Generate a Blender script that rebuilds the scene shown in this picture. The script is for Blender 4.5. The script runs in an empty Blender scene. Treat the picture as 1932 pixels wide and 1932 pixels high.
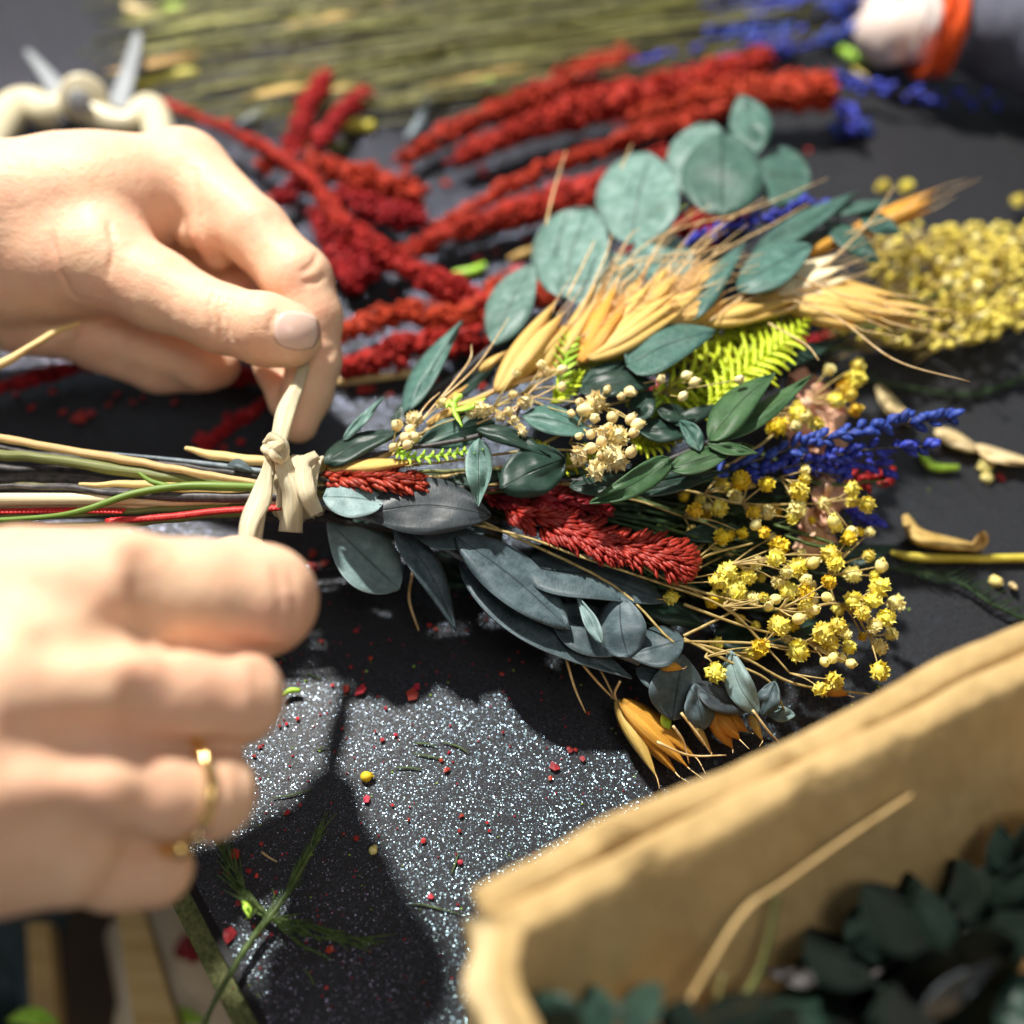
import bpy, math, random
import numpy as np
from mathutils import Vector, Matrix, noise
from mathutils.bvhtree import BVHTree

random.seed(7)
SC = bpy.context.scene
COL = SC.collection
R = random.Random(11)

# ---------------------------------------------------------------- camera
PITCH = math.radians(53.0)
SP, CP = math.sin(PITCH), math.cos(PITCH)
CH = 24.0                                   # camera height over the table, cm
YC = CH*CP/SP
cam_d = bpy.data.cameras.new('camera')
cam = bpy.data.objects.new('camera', cam_d); COL.objects.link(cam)
cam.location = (0, -YC*.01, CH*.01)
cam.rotation_euler = (math.pi/2-PITCH, 0, 0)
cam_d.sensor_width = 24; cam_d.sensor_height = 24; cam_d.lens = 24
cam_d.clip_start = .005; cam_d.clip_end = 20
cam_d.dof.use_dof = True
cam_d.dof.focus_distance = .247
cam_d.dof.aperture_fstop = 2.9
SC.camera = cam

# ---------------------------------------------------------------- world and lamps
w = bpy.data.worlds.new('World'); SC.world = w; w.use_nodes = True
bg = w.node_tree.nodes['Background']
bg.inputs[1].default_value = .28
_n = w.node_tree.nodes; _t = _n.new('ShaderNodeTexCoord'); _d = _n.new('ShaderNodeVectorMath'); _d.operation = 'DOT_PRODUCT'
_d.inputs[1].default_value = (-.45, .8, -.15); w.node_tree.links.new(_t.outputs['Generated'], _d.inputs[0])
_r = _n.new('ShaderNodeValToRGB'); _r.color_ramp.elements[0].position = .25; _r.color_ramp.elements[0].color = (.62, .66, .72, 1)
_r.color_ramp.elements[1].position = 1.0; _r.color_ramp.elements[1].color = (2.1, 2.12, 2.15, 1)
w.node_tree.links.new(_d.outputs['Value'], _r.inputs[0]); w.node_tree.links.new(_r.outputs[0], bg.inputs[0])

def area(name, loc, target, size, power, col):
    l = bpy.data.lights.new(name, 'AREA'); l.shape = 'DISK'; l.size = size; l.energy = power; l.color = col
    o = bpy.data.objects.new(name, l); COL.objects.link(o); o.location = loc
    d = Vector(target)-Vector(loc)
    o.rotation_euler = d.to_track_quat('-Z', 'Y').to_euler()
    return o
L = Vector((-.34, .60, 1)).normalized()
area('key_lamp', L*1.25+Vector((0, -.03, 0)), (0, -.03, 0), .075, 32, (1, .95, .87))
area('fill_lamp', (.35, -.55, 1.3), (0, 0, 0), .5, 3.6, (1, .95, .88))  # soft overhead fill, added to lift the shadows and the box wall

SC.render.engine = 'CYCLES'
SC.view_settings.view_transform = 'Standard'
SC.view_settings.look = 'None'
SC.view_settings.exposure = 0.0
SC.view_settings.gamma = 1.0

# ---------------------------------------------------------------- helpers
def P(px, py, h=0.0):
    """photo pixel (1932 wide) at a height in cm above the table -> world point in cm"""
    u = (px-966)/966*.5; v = (966-py)/966*.5
    d = (CH-h)/(SP-v*CP)
    return Vector((d*u, -YC+d*(CP+v*SP), h))
def pxcm(px, py, h):
    v = (966-py)/966*.5
    return (CH-h)/(SP-v*CP)/1932.0          # cm per pixel there

def catmull(pts, n):
    pts = [tuple(map(float, p)) for p in pts]
    if len(pts) == 2:
        a, b = pts
        return [tuple(a[k]+(b[k]-a[k])*i/n for k in range(len(a))) for i in range(n+1)]
    ext = [tuple(2*a-b for a, b in zip(pts[0], pts[1]))]+pts+[tuple(2*a-b for a, b in zip(pts[-1], pts[-2]))]
    m = len(pts)-1; out = []
    for i in range(n+1):
        t = i/n*m; k = min(int(t), m-1); f = t-k
        p0, p1, p2, p3 = ext[k], ext[k+1], ext[k+2], ext[k+3]
        out.append(tuple(.5*((2*b)+(-a+c)*f+(2*a-5*b+4*c-d)*f*f+(-a+3*b-3*c+d)*f**3)
                         for a, b, c, d in zip(p0, p1, p2, p3)))
    return out

class MB:
    def __init__(s): s.v = []; s.f = []; s.uv = []
    def add(s, vs, fs, uvs=None):
        o = len(s.v); s.v += [Vector(p) for p in vs]
        for i, f in enumerate(fs):
            s.f.append(tuple(o+k for k in f))
            s.uv.append([uvs[k] for k in f] if uvs else [(0, 0)]*len(f))
        return s
    def tube(s, pts, rad, n=8, cap=True):
        pts = [Vector(p) for p in pts]; m = len(pts)
        if not hasattr(rad, '__len__'): rad = [rad]*m
        up = Vector((0, 0, 1)); vs = []; uv = []
        prev = None
        for i, p in enumerate(pts):
            t = (pts[min(i+1, m-1)]-pts[max(i-1, 0)])
            if t.length < 1e-9: t = Vector((1, 0, 0))
            t.normalize()
            a = prev-t*prev.dot(t) if prev is not None else (up-t*up.dot(t))
            if a.length < 1e-3: a = Vector((1, 0, 0))-t*t.x
            a.normalize(); prev = a; b = t.cross(a)
            for k in range(n):
                th = 2*math.pi*k/n
                vs.append(p+(a*math.cos(th)+b*math.sin(th))*rad[i]); uv.append((i/(m-1), k/n))
        fs = [(i*n+k, i*n+(k+1) % n, (i+1)*n+(k+1) % n, (i+1)*n+k) for i in range(m-1) for k in range(n)]
        if cap:
            fs.append(tuple(range(n-1, -1, -1))); fs.append(tuple((m-1)*n+k for k in range(n)))
        return s.add(vs, fs, uv)
    def ptube(s, path, rpx, n=8, seg=14):
        """path of (px,py,h); rpx radius in pixels (number or list)"""
        q = catmull(path, seg)
        if hasattr(rpx, '__len__'):
            rr = [c[0] for c in catmull([(r,) for r in rpx], seg)]
        else: rr = [rpx]*(seg+1)
        return s.tube([P(*c) for c in q], [max(.004, r*pxcm(*c)) for r, c in zip(rr, q)], n)
    def surf(s, path, wf, tilt=0., cup=0., nt=16, ns=6, wob=0., seed=0, twist=None):
        q = catmull(path, nt); vs = []; uv = []
        for i, c in enumerate(q):
            a = q[max(i-1, 0)]; b = q[min(i+1, nt)]
            tx, ty = b[0]-a[0], b[1]-a[1]; l = math.hypot(tx, ty) or 1
            nx, ny = -ty/l, tx/l; t = i/nt; ww = wf(t)
            for j in range(ns+1):
                e = 2*j/ns-1
                h = c[2]+e*tilt*.5*(ww/60.)-cup*e*e*(ww/60.)
                if twist: h += e*twist(t)
                if wob: h += wob*noise.noise(Vector((t*3+seed, e*1.5, seed*1.7)))
                vs.append(P(c[0]+nx*e*ww/2, c[1]+ny*e*ww/2, h)); uv.append((t, j/ns))
        fs = [(i*(ns+1)+j, i*(ns+1)+j+1, (i+1)*(ns+1)+j+1, (i+1)*(ns+1)+j) for i in range(nt) for j in range(ns)]
        return s.add(vs, fs, uv)
    def box(s, a, b):
        x0, y0, z0 = a; x1, y1, z1 = b
        return s.add([(x0, y0, z0), (x1, y0, z0), (x1, y1, z0), (x0, y1, z0), (x0, y0, z1), (x1, y0, z1), (x1, y1, z1), (x0, y1, z1)],
                     [(3, 2, 1, 0), (4, 5, 6, 7), (0, 1, 5, 4), (1, 2, 6, 5), (2, 3, 7, 6), (3, 0, 4, 7)])
    def prism(s, poly, z0, z1):
        n = len(poly)
        return s.add([(p[0], p[1], z0) for p in poly]+[(p[0], p[1], z1) for p in poly],
                     [tuple(range(n-1, -1, -1)), tuple(range(n, 2*n))]+[(i, (i+1) % n, n+(i+1) % n, n+i) for i in range(n)])
    def ball(s, c, r, n=8, m=6, sc=(1, 1, 1), jit=0):
        vs = []; c = Vector(c)
        for i in range(m+1):
            th = math.pi*i/m
            for k in range(n):
                ph = 2*math.pi*k/n; j = 1+jit*(R.random()-.5)
                vs.append(c+Vector((math.sin(th)*math.cos(ph)*sc[0], math.sin(th)*math.sin(ph)*sc[1], math.cos(th)*sc[2]))*r*j)
        return s.add(vs, [(i*n+k, (i+1)*n+k, (i+1)*n+(k+1) % n, i*n+(k+1) % n) for i in range(m) for k in range(n)])

def worldloc(o):
    v = Vector((0, 0, 0))
    while o: v += o.location; o = o.parent
    return v
def obj(name, mb, mat, parent=None, thick=0, bevel=0, smooth=True, sub=0, origin=None):
    """links mb (cm, world coordinates) as ONE mesh object"""
    org = worldloc(parent) if parent else Vector((0, 0, 0))
    own = Vector((0, 0, 0))
    if parent is None and mb.v:
        own = sum(mb.v, Vector((0, 0, 0)))/len(mb.v); own.z = min(p.z for p in mb.v); own *= .01
    me = bpy.data.meshes.new(name)
    me.from_pydata([p*.01-org-own for p in mb.v], [], mb.f)
    uvl = me.uv_layers.new(name='UVMap'); k = 0; buf = []
    for u in mb.uv:
        for c in u: buf += [c[0], c[1]]
    if buf: uvl.data.foreach_set('uv', buf)
    if smooth: me.polygons.foreach_set('use_smooth', [True]*len(me.polygons))
    me.materials.append(mat)
    o = bpy.data.objects.new(name, me); COL.objects.link(o); o.location = own
    if parent: o.parent = parent
    if bevel:
        b = o.modifiers.new('bevel', 'BEVEL'); b.width = bevel*.01; b.segments = 2; b.limit_method = 'ANGLE'
    if thick:
        m = o.modifiers.new('solid', 'SOLIDIFY'); m.thickness = thick*.01; m.offset = 0
    if sub:
        m = o.modifiers.new('sub', 'SUBSURF'); m.levels = sub; m.render_levels = sub
    return o
def thing(name, label, cat, at, group=None):
    o = bpy.data.objects.new(name, None); COL.objects.link(o); o.empty_display_size = .01
    o.location = Vector(at)*.01; o['label'] = label; o['category'] = cat
    if group: o['group'] = group
    return o
def tag(o, label, cat, group=None):
    o['label'] = label; o['category'] = cat
    if group: o['group'] = group
    return o
def inst(src, name, loc_cm, scale, rot, parent=None):
    c = src.copy(); c.name = name; COL.objects.link(c); c.parent = parent
    c.location = Vector(loc_cm)*.01-(worldloc(parent) if parent else Vector((0, 0, 0)))
    c.scale = (scale,)*3 if not hasattr(scale, '__len__') else scale; c.rotation_euler = rot
    return c

# ---------------------------------------------------------------- materials
def nmat(name):
    m = bpy.data.materials.new(name); m.use_nodes = True
    nt = m.node_tree; b = nt.nodes['Principled BSDF']
    return m, nt, b
def N(nt, t, **k):
    n = nt.nodes.new(t)
    for a, v in k.items(): setattr(n, a, v)
    return n
def ramp(nt, stops):
    r = nt.nodes.new('ShaderNodeValToRGB')
    while len(r.color_ramp.elements) > 1: r.color_ramp.elements.remove(r.color_ramp.elements[0])
    r.color_ramp.elements[0].position = stops[0][0]; r.color_ramp.elements[0].color = (*stops[0][1], 1)
    for p, c in stops[1:]:
        e = r.color_ramp.elements.new(p); e.color = (*c, 1)
    return r
def mixc(nt, fac, a, b, mode='MIX'):
    m = nt.nodes.new('ShaderNodeMix'); m.data_type = 'RGBA'; m.blend_type = mode
    for sock, val in ((m.inputs[0], fac), (m.inputs[6], a), (m.inputs[7], b)):
        if hasattr(val, 'links'): nt.links.new(val, sock)
        elif hasattr(val, '__len__'): sock.default_value = (*val, 1)
        else: sock.default_value = val
    return m.outputs[2]
def math1(nt, op, a, b=None):
    m = nt.nodes.new('ShaderNodeMath'); m.operation = op
    for i, v in enumerate((a, b)):
        if v is None: continue
        if hasattr(v, 'links'): nt.links.new(v, m.inputs[i])
        else: m.inputs[i].default_value = v
    return m.outputs[0]
def vary(nt, col, amt=.35):
    oi = N(nt, 'ShaderNodeObjectInfo')
    hs = N(nt, 'ShaderNodeHueSaturation')
    nt.links.new(col, hs.inputs['Color'])
    v = math1(nt, 'MULTIPLY_ADD', oi.outputs['Random'], amt)
    v.node.inputs[2].default_value = 1-amt/2
    nt.links.new(v, hs.inputs['Value'])
    h = math1(nt, 'MULTIPLY_ADD', oi.outputs['Random'], .016); h.node.inputs[2].default_value = .492
    nt.links.new(h, hs.inputs['Hue'])
    return hs.outputs[0]
def bump(nt, b, hsock, strength, dist):
    n = N(nt, 'ShaderNodeBump'); n.inputs['Strength'].default_value = strength; n.inputs['Distance'].default_value = dist
    nt.links.new(hsock, n.inputs['Height']); nt.links.new(n.outputs[0], b.inputs['Normal'])
def pos(nt, scale=(1, 1, 1)):
    tc = N(nt, 'ShaderNodeNewGeometry'); mp = N(nt, 'ShaderNodeVectorMath'); mp.operation = 'MULTIPLY'
    mp.inputs[1].default_value = scale
    nt.links.new(tc.outputs['Position'], mp.inputs[0]); return mp.outputs[0]
def noi(nt, vec, scale, det=4, rough=.5):
    n = N(nt, 'ShaderNodeTexNoise'); n.inputs['Scale'].default_value = scale
    n.inputs['Detail'].default_value = det; n.inputs['Roughness'].default_value = rough
    nt.links.new(vec, n.inputs['Vector']); return n.outputs['Fac']

def leaf_mat(name, dark, light, powder, pamt=.5, rough=.58, rib=.6, trans=.0):
    m, nt, b = nmat(name)
    uv = N(nt, 'ShaderNodeUVMap').outputs[0]
    sx = N(nt, 'ShaderNodeSeparateXYZ'); nt.links.new(uv, sx.inputs[0])
    g = pos(nt)
    n1 = noi(nt, g, 130, 5, .6)
    c1 = mixc(nt, ramp_f(nt, n1, .35, .65), dark, light)
    n2 = noi(nt, g, 260, 6, .7)
    c2 = mixc(nt, math1(nt, 'MULTIPLY', ramp_f(nt, n2, .46, .70), pamt), c1, powder)
    # fine cross fibres
    mp = N(nt, 'ShaderNodeMapping'); mp.inputs['Scale'].default_value = (70, 4, 1); nt.links.new(uv, mp.inputs[0])
    fb = noi(nt, mp.outputs[0], 1.6, 3, .6)
    c3 = mixc(nt, math1(nt, 'MULTIPLY', ramp_f(nt, fb, .4, .7), .35), c2, powder)
    d = math1(nt, 'ABSOLUTE', math1(nt, 'SUBTRACT', sx.outputs[1], .5))
    rb = N(nt, 'ShaderNodeMapRange'); nt.links.new(d, rb.inputs[0])
    rb.inputs[1].default_value = .008; rb.inputs[2].default_value = .026; rb.inputs[3].default_value = 1; rb.inputs[4].default_value = 0
    c4 = mixc(nt, math1(nt, 'MULTIPLY', rb.outputs[0], rib), c3, tuple(x*.25 for x in dark))
    bw = noi(nt, pos(nt), 38, 5, .7)
    c4 = mixc(nt, math1(nt, 'MULTIPLY', ramp_f(nt, bw, .58, .72), .45), c4, tuple(x*.5+y for x, y in zip(dark, (.05, .03, .01))))
    # pale worn rim
    rm = N(nt, 'ShaderNodeMapRange'); nt.links.new(d, rm.inputs[0])
    rm.inputs[1].default_value = .485; rm.inputs[2].default_value = .5
    c5 = mixc(nt, math1(nt, 'MULTIPLY', rm.outputs[0], .5), c4, powder)
    nt.links.new(vary(nt, c5, .4), b.inputs['Base Color'])
    b.inputs['Roughness'].default_value = rough
    b.inputs['Sheen Weight'].default_value = .03; b.inputs['Specular IOR Level'].default_value = .3
    hh = math1(nt, 'SUBTRACT', math1(nt, 'ADD', math1(nt, 'MULTIPLY', fb, .25), math1(nt, 'MULTIPLY', n2, .6)), rb.outputs[0])
    bump(nt, b, hh, .45, .0004)
    return m
def ramp_f(nt, f, a, c):
    r = N(nt, 'ShaderNodeMapRange'); nt.links.new(f, r.inputs[0]); r.inputs[1].default_value = a; r.inputs[2].default_value = c
    return r.outputs[0]
def simple(name, a, c, scale=300, rough=.55, bs=.3, bd=.0004, var=.3, sss=0, spec=.4, stretch=(1, 1, 1), uvs=None, coat=0):
    m, nt, b = nmat(name)
    if uvs:
        uv = N(nt, 'ShaderNodeUVMap').outputs[0]
        mp = N(nt, 'ShaderNodeMapping'); mp.inputs['Scale'].default_value = (uvs[0], uvs[1], 1); nt.links.new(uv, mp.inputs[0])
        f = noi(nt, mp.outputs[0], 1, 4, .6)
    else: f = noi(nt, pos(nt, stretch), scale, 5, .6)
    col = mixc(nt, ramp_f(nt, f, .35, .66), a, c)
    if var: col = vary(nt, col, var)
    nt.links.new(col, b.inputs['Base Color'])
    b.inputs['Roughness'].default_value = rough; b.inputs['Specular IOR Level'].default_value = spec
    if sss:
        b.inputs['Subsurface Weight'].default_value = sss; b.inputs['Subsurface Radius'].default_value = (1, .6, .25); b.inputs['Subsurface Scale'].default_value = .002
    if bs: bump(nt, b, f, bs, bd)
    return m

M = {}
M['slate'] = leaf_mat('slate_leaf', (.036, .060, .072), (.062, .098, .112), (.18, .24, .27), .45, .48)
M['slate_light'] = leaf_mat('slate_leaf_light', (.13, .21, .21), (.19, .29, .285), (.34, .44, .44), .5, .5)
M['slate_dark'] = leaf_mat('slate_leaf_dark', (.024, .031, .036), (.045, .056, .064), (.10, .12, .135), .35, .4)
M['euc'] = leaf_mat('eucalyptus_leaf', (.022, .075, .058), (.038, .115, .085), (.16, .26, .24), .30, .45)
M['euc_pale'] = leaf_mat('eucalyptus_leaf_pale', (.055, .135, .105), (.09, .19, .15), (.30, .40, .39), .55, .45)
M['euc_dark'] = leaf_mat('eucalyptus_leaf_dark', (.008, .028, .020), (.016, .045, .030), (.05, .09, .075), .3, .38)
M['green'] = leaf_mat('green_leaf', (.022, .068, .022), (.04, .105, .035), (.09, .16, .08), .3, .5)
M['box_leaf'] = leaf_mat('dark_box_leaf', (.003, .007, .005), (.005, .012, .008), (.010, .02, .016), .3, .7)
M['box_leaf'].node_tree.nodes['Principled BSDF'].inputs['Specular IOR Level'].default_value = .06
M['bstem'] = simple('branch_stem', (.03, .028, .03), (.10, .09, .09), 500, .5)
M['pstem'] = simple('powder_stem', (.14, .18, .22), (.32, .38, .42), 400, .5)
M['straw'] = simple('straw', (.62, .40, .15), (.85, .64, .32), 1, .5, .5, .0004, .25, .15, uvs=(3, 26))
M['straw_pale'] = simple('straw_pale', (.74, .58, .32), (.92, .80, .56), 1, .5, .4, .0003, .2, .15, uvs=(3, 30))
M['husk'] = simple('oat_husk', (.78, .38, .06), (.92, .62, .22), 1, .45, .7, .0006, .25, .3, uvs=(1.5, 34))
M['husk_or'] = simple('orange_husk', (.74, .27, .02), (.90, .45, .08), 1, .45, .7, .0006, .2, .3, uvs=(1.5, 30))
M['awn'] = simple('awn', (.60, .36, .13), (.88, .66, .38), 400, .5, 0)
M['raffia'] = simple('raffia', (.82, .64, .36), (.95, .86, .64), 1, .5, .9, .0009, 0, .2, uvs=(1.0, 26))
M['olive'] = simple('olive_stem', (.12, .14, .04), (.25, .27, .09), 1, .5, .4, .0004, .5, uvs=(4, 14))
M['olive2'] = simple('olive_straw_stem', (.12, .125, .035), (.32, .30, .10), 250, .6, .3, .0004, .6)
M['grass'] = simple('green_stem', (.10, .20, .02), (.20, .34, .05), 1, .45, .3, .0004, .2, uvs=(4, 14))
M['darkgreen'] = simple('dark_green_blade', (.012, .035, .012), (.03, .07, .02), 400, .45, .2)
M['dill'] = simple('dill_green', (.04, .075, .015), (.10, .16, .04), 400, .5, .2)
M['fern'] = simple('lime_fern', (.42, .52, .01), (.66, .74, .04), 350, .5, .4, .0004, .3, .2)
M['lime'] = simple('lime_bit', (.30, .60, .04), (.52, .78, .10), 350, .45, .4, .0004, .2, .2)
M['cream'] = simple('cream_flower', (.78, .60, .24), (.92, .80, .46), 500, .6, .3, .0003, .2, .3)
M['yellow'] = simple('yellow_flower', (.80, .62, .04), (.93, .82, .20), 500, .6, .3, .0003, .25, .3)
M['ochre'] = simple('ochre_flower', (.70, .44, .01), (.86, .64, .04), 500, .6, .3, .0003, .25, .25)
M['paleyel'] = simple('pale_yellow_flower', (.80, .66, .18), (.92, .82, .40), 500, .6, .3, .0003, .2, .3)
M['farplant'] = simple('far_yellow_blossom', (.72, .58, .08), (.92, .80, .22), 300, .7, .3, .0004, .5, 0, .1)
M['farplant2'] = simple('far_pale_blossom', (.72, .62, .24), (.88, .80, .42), 300, .7, .3, .0004, .5, 0, .1)
M['ystem'] = simple('dry_yellow_stem', (.34, .24, .07), (.62, .48, .2), 400, .5, .2)
M['blue'] = simple('blue_floret', (.012, .022, .22), (.04, .075, .48), 500, .55, .4, .0004, .3, .1)
M['red'] = simple('red_bract', (.22, .008, .007), (.42, .026, .018), 420, .5, .4, .0005, .25, .1)
M['redbg'] = simple('red_amaranth', (.19, .008, .006), (.45, .028, .016), 300, .65, .5, .0008, .35, 0, .2)
M['redstem'] = simple('red_stem', (.22, .01, .02), (.36, .03, .04), 300, .5)
M['pinkred'] = simple('red_cord', (.40, .01, .02), (.62, .04, .05), 500, .5)
M['pink'] = simple('dry_pink_petal', (.62, .28, .17), (.82, .48, .34), 160, .55, .5, .0008, .2, .3)
M['steel'] = simple('steel', (.26, .28, .30), (.34, .36, .38), 80, .4, 0, var=0)
M['steel'].node_tree.nodes['Principled BSDF'].inputs['Metallic'].default_value = .35
M['shear_cream'] = simple('cream_plastic', (.62, .56, .38), (.68, .62, .44), 30, .35, 0, var=0)
M['darkrubber'] = simple('dark_plastic', (.02, .025, .03), (.04, .045, .05), 80, .4, 0, var=0)
M['gold'] = simple('gold', (.80, .55, .20), (.9, .68, .32), 80, .16, 0, var=0)
M['gold'].node_tree.nodes['Principled BSDF'].inputs['Metallic'].default_value = 1
M['gem'] = simple('violet_gem', (.10, .03, .16), (.16, .05, .24), 80, .1, 0, var=0)
M['nail'] = simple('fingernail', (.80, .47, .38), (.87, .58, .48), 60, .22, .1, .0002, 0, .3)
M['orange'] = simple('orange_cuff', (.80, .08, .01), (.88, .12, .02), 200, .7, .4, .0008, 0)
M['knit'] = simple('grey_knit', (.07, .075, .11), (.13, .135, .18), 500, .85, .8, .001, 0)
M['white_cuff'] = simple('white_cuff', (.72, .66, .64), (.8, .75, .72), 200, .8, .3, .0008, 0)
M['tan_leaf'] = simple('dry_tan_leaf', (.42, .26, .07), (.62, .43, .16), 200, .6, .5, .0006, .2)
M['pod'] = simple('pale_pod', (.66, .48, .22), (.82, .66, .38), 150, .5, .3, .0004, .15, .2)
M['yelstick'] = simple('yellow_stick', (.50, .42, .03), (.72, .62, .10), 120, .45, .3, .0004, .1)
M['concrete'] = simple('dark_floor', (.05, .03, .015), (.10, .06, .03), 8, .8, .2, .003, 0)
M['wood'] = simple('pale_wood', (.55, .36, .12), (.74, .52, .22), 14, .6, .2, .002, .2, stretch=(1, 12, 1))
M['kraftpaper'] = simple('kraft_paper', (.74, .58, .38), (.85, .70, .48), 20, .8, .3, .003, .1)
M['dgreenplastic'] = simple('dark_teal_cloth', (.02, .04, .045), (.05, .07, .08), 40, .6, .3, .002, 0)

def kraft():
    m, nt, b = nmat('kraft_cardboard')
    g = pos(nt)
    a = noi(nt, g, 45, 6, .65); c = noi(nt, pos(nt, (1, 1, .06)), 210, 4, .6)
    col = mixc(nt, ramp_f(nt, a, .3, .7), (.49, .33, .14), (.58, .41, .19))
    col = mixc(nt, math1(nt, 'MULTIPLY', ramp_f(nt, c, .4, .65), .35), col, (.38, .25, .10))
    nt.links.new(col, b.inputs['Base Color']); b.inputs['Roughness'].default_value = .8
    b.inputs['Specular IOR Level'].default_value = .2
    e = noi(nt, pos(nt, (1, 1, .05)), 75, 2, .4)
    bump(nt, b, math1(nt, 'ADD', math1(nt, 'ADD', a, math1(nt, 'MULTIPLY', c, .4)), math1(nt, 'MULTIPLY', e, 2.2)), .6, .0022)
    return m
M['kraft'] = kraft()
M['kraft_pale'] = simple('worn_kraft_edge', (.52, .38, .18), (.68, .52, .28), 60, .75, .5, .0015, 0, spec=.2)

def skin():
    m, nt, b = nmat('skin')
    g = pos(nt)
    a = noi(nt, g, 55, 5, .6); c = noi(nt, g, 900, 3, .6); d = noi(nt, g, 170, 4, .6)
    col = mixc(nt, ramp_f(nt, a, .35, .68), (.82, .55, .36), (.79, .44, .30))
    col = mixc(nt, math1(nt, 'MULTIPLY', ramp_f(nt, d, .45, .7), .25), col, (.86, .64, .46))
    nt.links.new(col, b.inputs['Base Color'])
    b.inputs['Roughness'].default_value = .5; b.inputs['Specular IOR Level'].default_value = .28
    b.subsurface_method = 'RANDOM_WALK'
    b.inputs['Subsurface Weight'].default_value = .42
    b.inputs['Subsurface Radius'].default_value = (1, .42, .18)
    b.inputs['Subsurface Scale'].default_value = .0028
    bump(nt, b, math1(nt, 'ADD', math1(nt, 'MULTIPLY', c, .35), d), .7, .0007)
    return m
M['skin'] = skin()

def glitter():
    m, nt, b = nmat('black_glitter_laminate')
    g = pos(nt)
    def flakes(scale, keep, tiltk, rad):
        vo = N(nt, 'ShaderNodeTexVoronoi'); vo.inputs['Scale'].default_value = scale; nt.links.new(g, vo.inputs['Vector'])
        s = N(nt, 'ShaderNodeSeparateColor'); nt.links.new(vo.outputs['Color'], s.inputs[0])
        near = math1(nt, 'LESS_THAN', vo.outputs['Distance'], rad)
        on = math1(nt, 'MULTIPLY', near, math1(nt, 'GREATER_THAN', s.outputs[2], keep))
        cx = math1(nt, 'MULTIPLY', math1(nt, 'SUBTRACT', s.outputs[0], .5), tiltk)
        cy = math1(nt, 'MULTIPLY', math1(nt, 'SUBTRACT', s.outputs[1], .5), tiltk)
        cb = N(nt, 'ShaderNodeCombineXYZ'); nt.links.new(cx, cb.inputs[0]); nt.links.new(cy, cb.inputs[1]); cb.inputs[2].default_value = 1
        nn = N(nt, 'ShaderNodeVectorMath'); nn.operation = 'NORMALIZE'; nt.links.new(cb.outputs[0], nn.inputs[0])
        gl = N(nt, 'ShaderNodeBsdfGlossy'); gl.inputs['Roughness'].default_value = .26
        oc = mixc(nt, .04, (.072, .090, .110), vo.outputs['Color'])
        nt.links.new(oc, gl.inputs['Color']); nt.links.new(nn.outputs[0], gl.inputs['Normal'])
        return on, gl.outputs[0]
    wob = noi(nt, g, 700, 3, .6)
    b.inputs['Base Color'].default_value = (.034, .035, .039, 1); b.inputs['Roughness'].default_value = .34
    b.inputs['Specular IOR Level'].default_value = .08
    bump(nt, b, wob, .18, .0004)
    o1, s1 = flakes(2600, .30, .52, .44)
    o2, s2 = flakes(3900, .30, .60, .44)
    m1 = N(nt, 'ShaderNodeMixShader'); nt.links.new(math1(nt, 'MULTIPLY', o1, .85), m1.inputs[0]); nt.links.new(b.outputs[0], m1.inputs[1]); nt.links.new(s1, m1.inputs[2])
    m2 = N(nt, 'ShaderNodeMixShader'); nt.links.new(math1(nt, 'MULTIPLY', o2, .7), m2.inputs[0]); nt.links.new(m1.outputs[0], m2.inputs[1]); nt.links.new(s2, m2.inputs[2])
    nt.links.new(m2.outputs[0], nt.nodes['Material Output'].inputs[0])
    return m
M['glitter'] = glitter()
M['rim'] = simple('black_table_rim', (.006, .007, .009), (.012, .012, .015), 200, .3, .2, .0003, 0)
M['oliveboard'] = simple('olive_board', (.05, .06, .015), (.15, .16, .05), 900, .7, .5, .0006, 0)

# ---------------------------------------------------------------- table and floor
def V2(p): return Vector((p.x, p.y))
ea, eb = P(352, 1672), P(487, 1932)
ed = (eb-ea).normalized(); en = Vector((ed.y, -ed.x, 0))        # along the edge; en points off the table
if en.x > 0: en = -en
a1 = ea-ed*9.5; b1 = ea+ed*60
# the table's corner lies under the lower hand: edge runs from there towards the viewer
far = [Vector((170, 140, 0)), Vector((-170, 140, 0)), Vector((-170, a1.y, 0))]
def tpoly(off):
    e2 = en*off
    return [V2(p) for p in [b1+e2, Vector((170, b1.y, 0)), far[0], far[1], Vector((-170, a1.y-off, 0)), a1+e2+Vector((0, -off*.3, 0))]]
tb = thing('work_table', 'black glittery work table with an olive board edge under the dried flowers', 'table', (0, 0, -3))
obj('table_surface', MB().prism(tpoly(-.16), -.3, 0), M['glitter'], tb, smooth=False)
obj('rim', MB().prism(tpoly(0), -.35, -.035), M['rim'], tb, smooth=False)
obj('board', MB().prism(tpoly(.42), -2.4, -.36), M['oliveboard'], tb, smooth=False)
fl = obj('floor', MB().box((-300, -300, -64), (300, 300, -62)), M['concrete'], None, smooth=False); fl['kind'] = 'structure'

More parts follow.
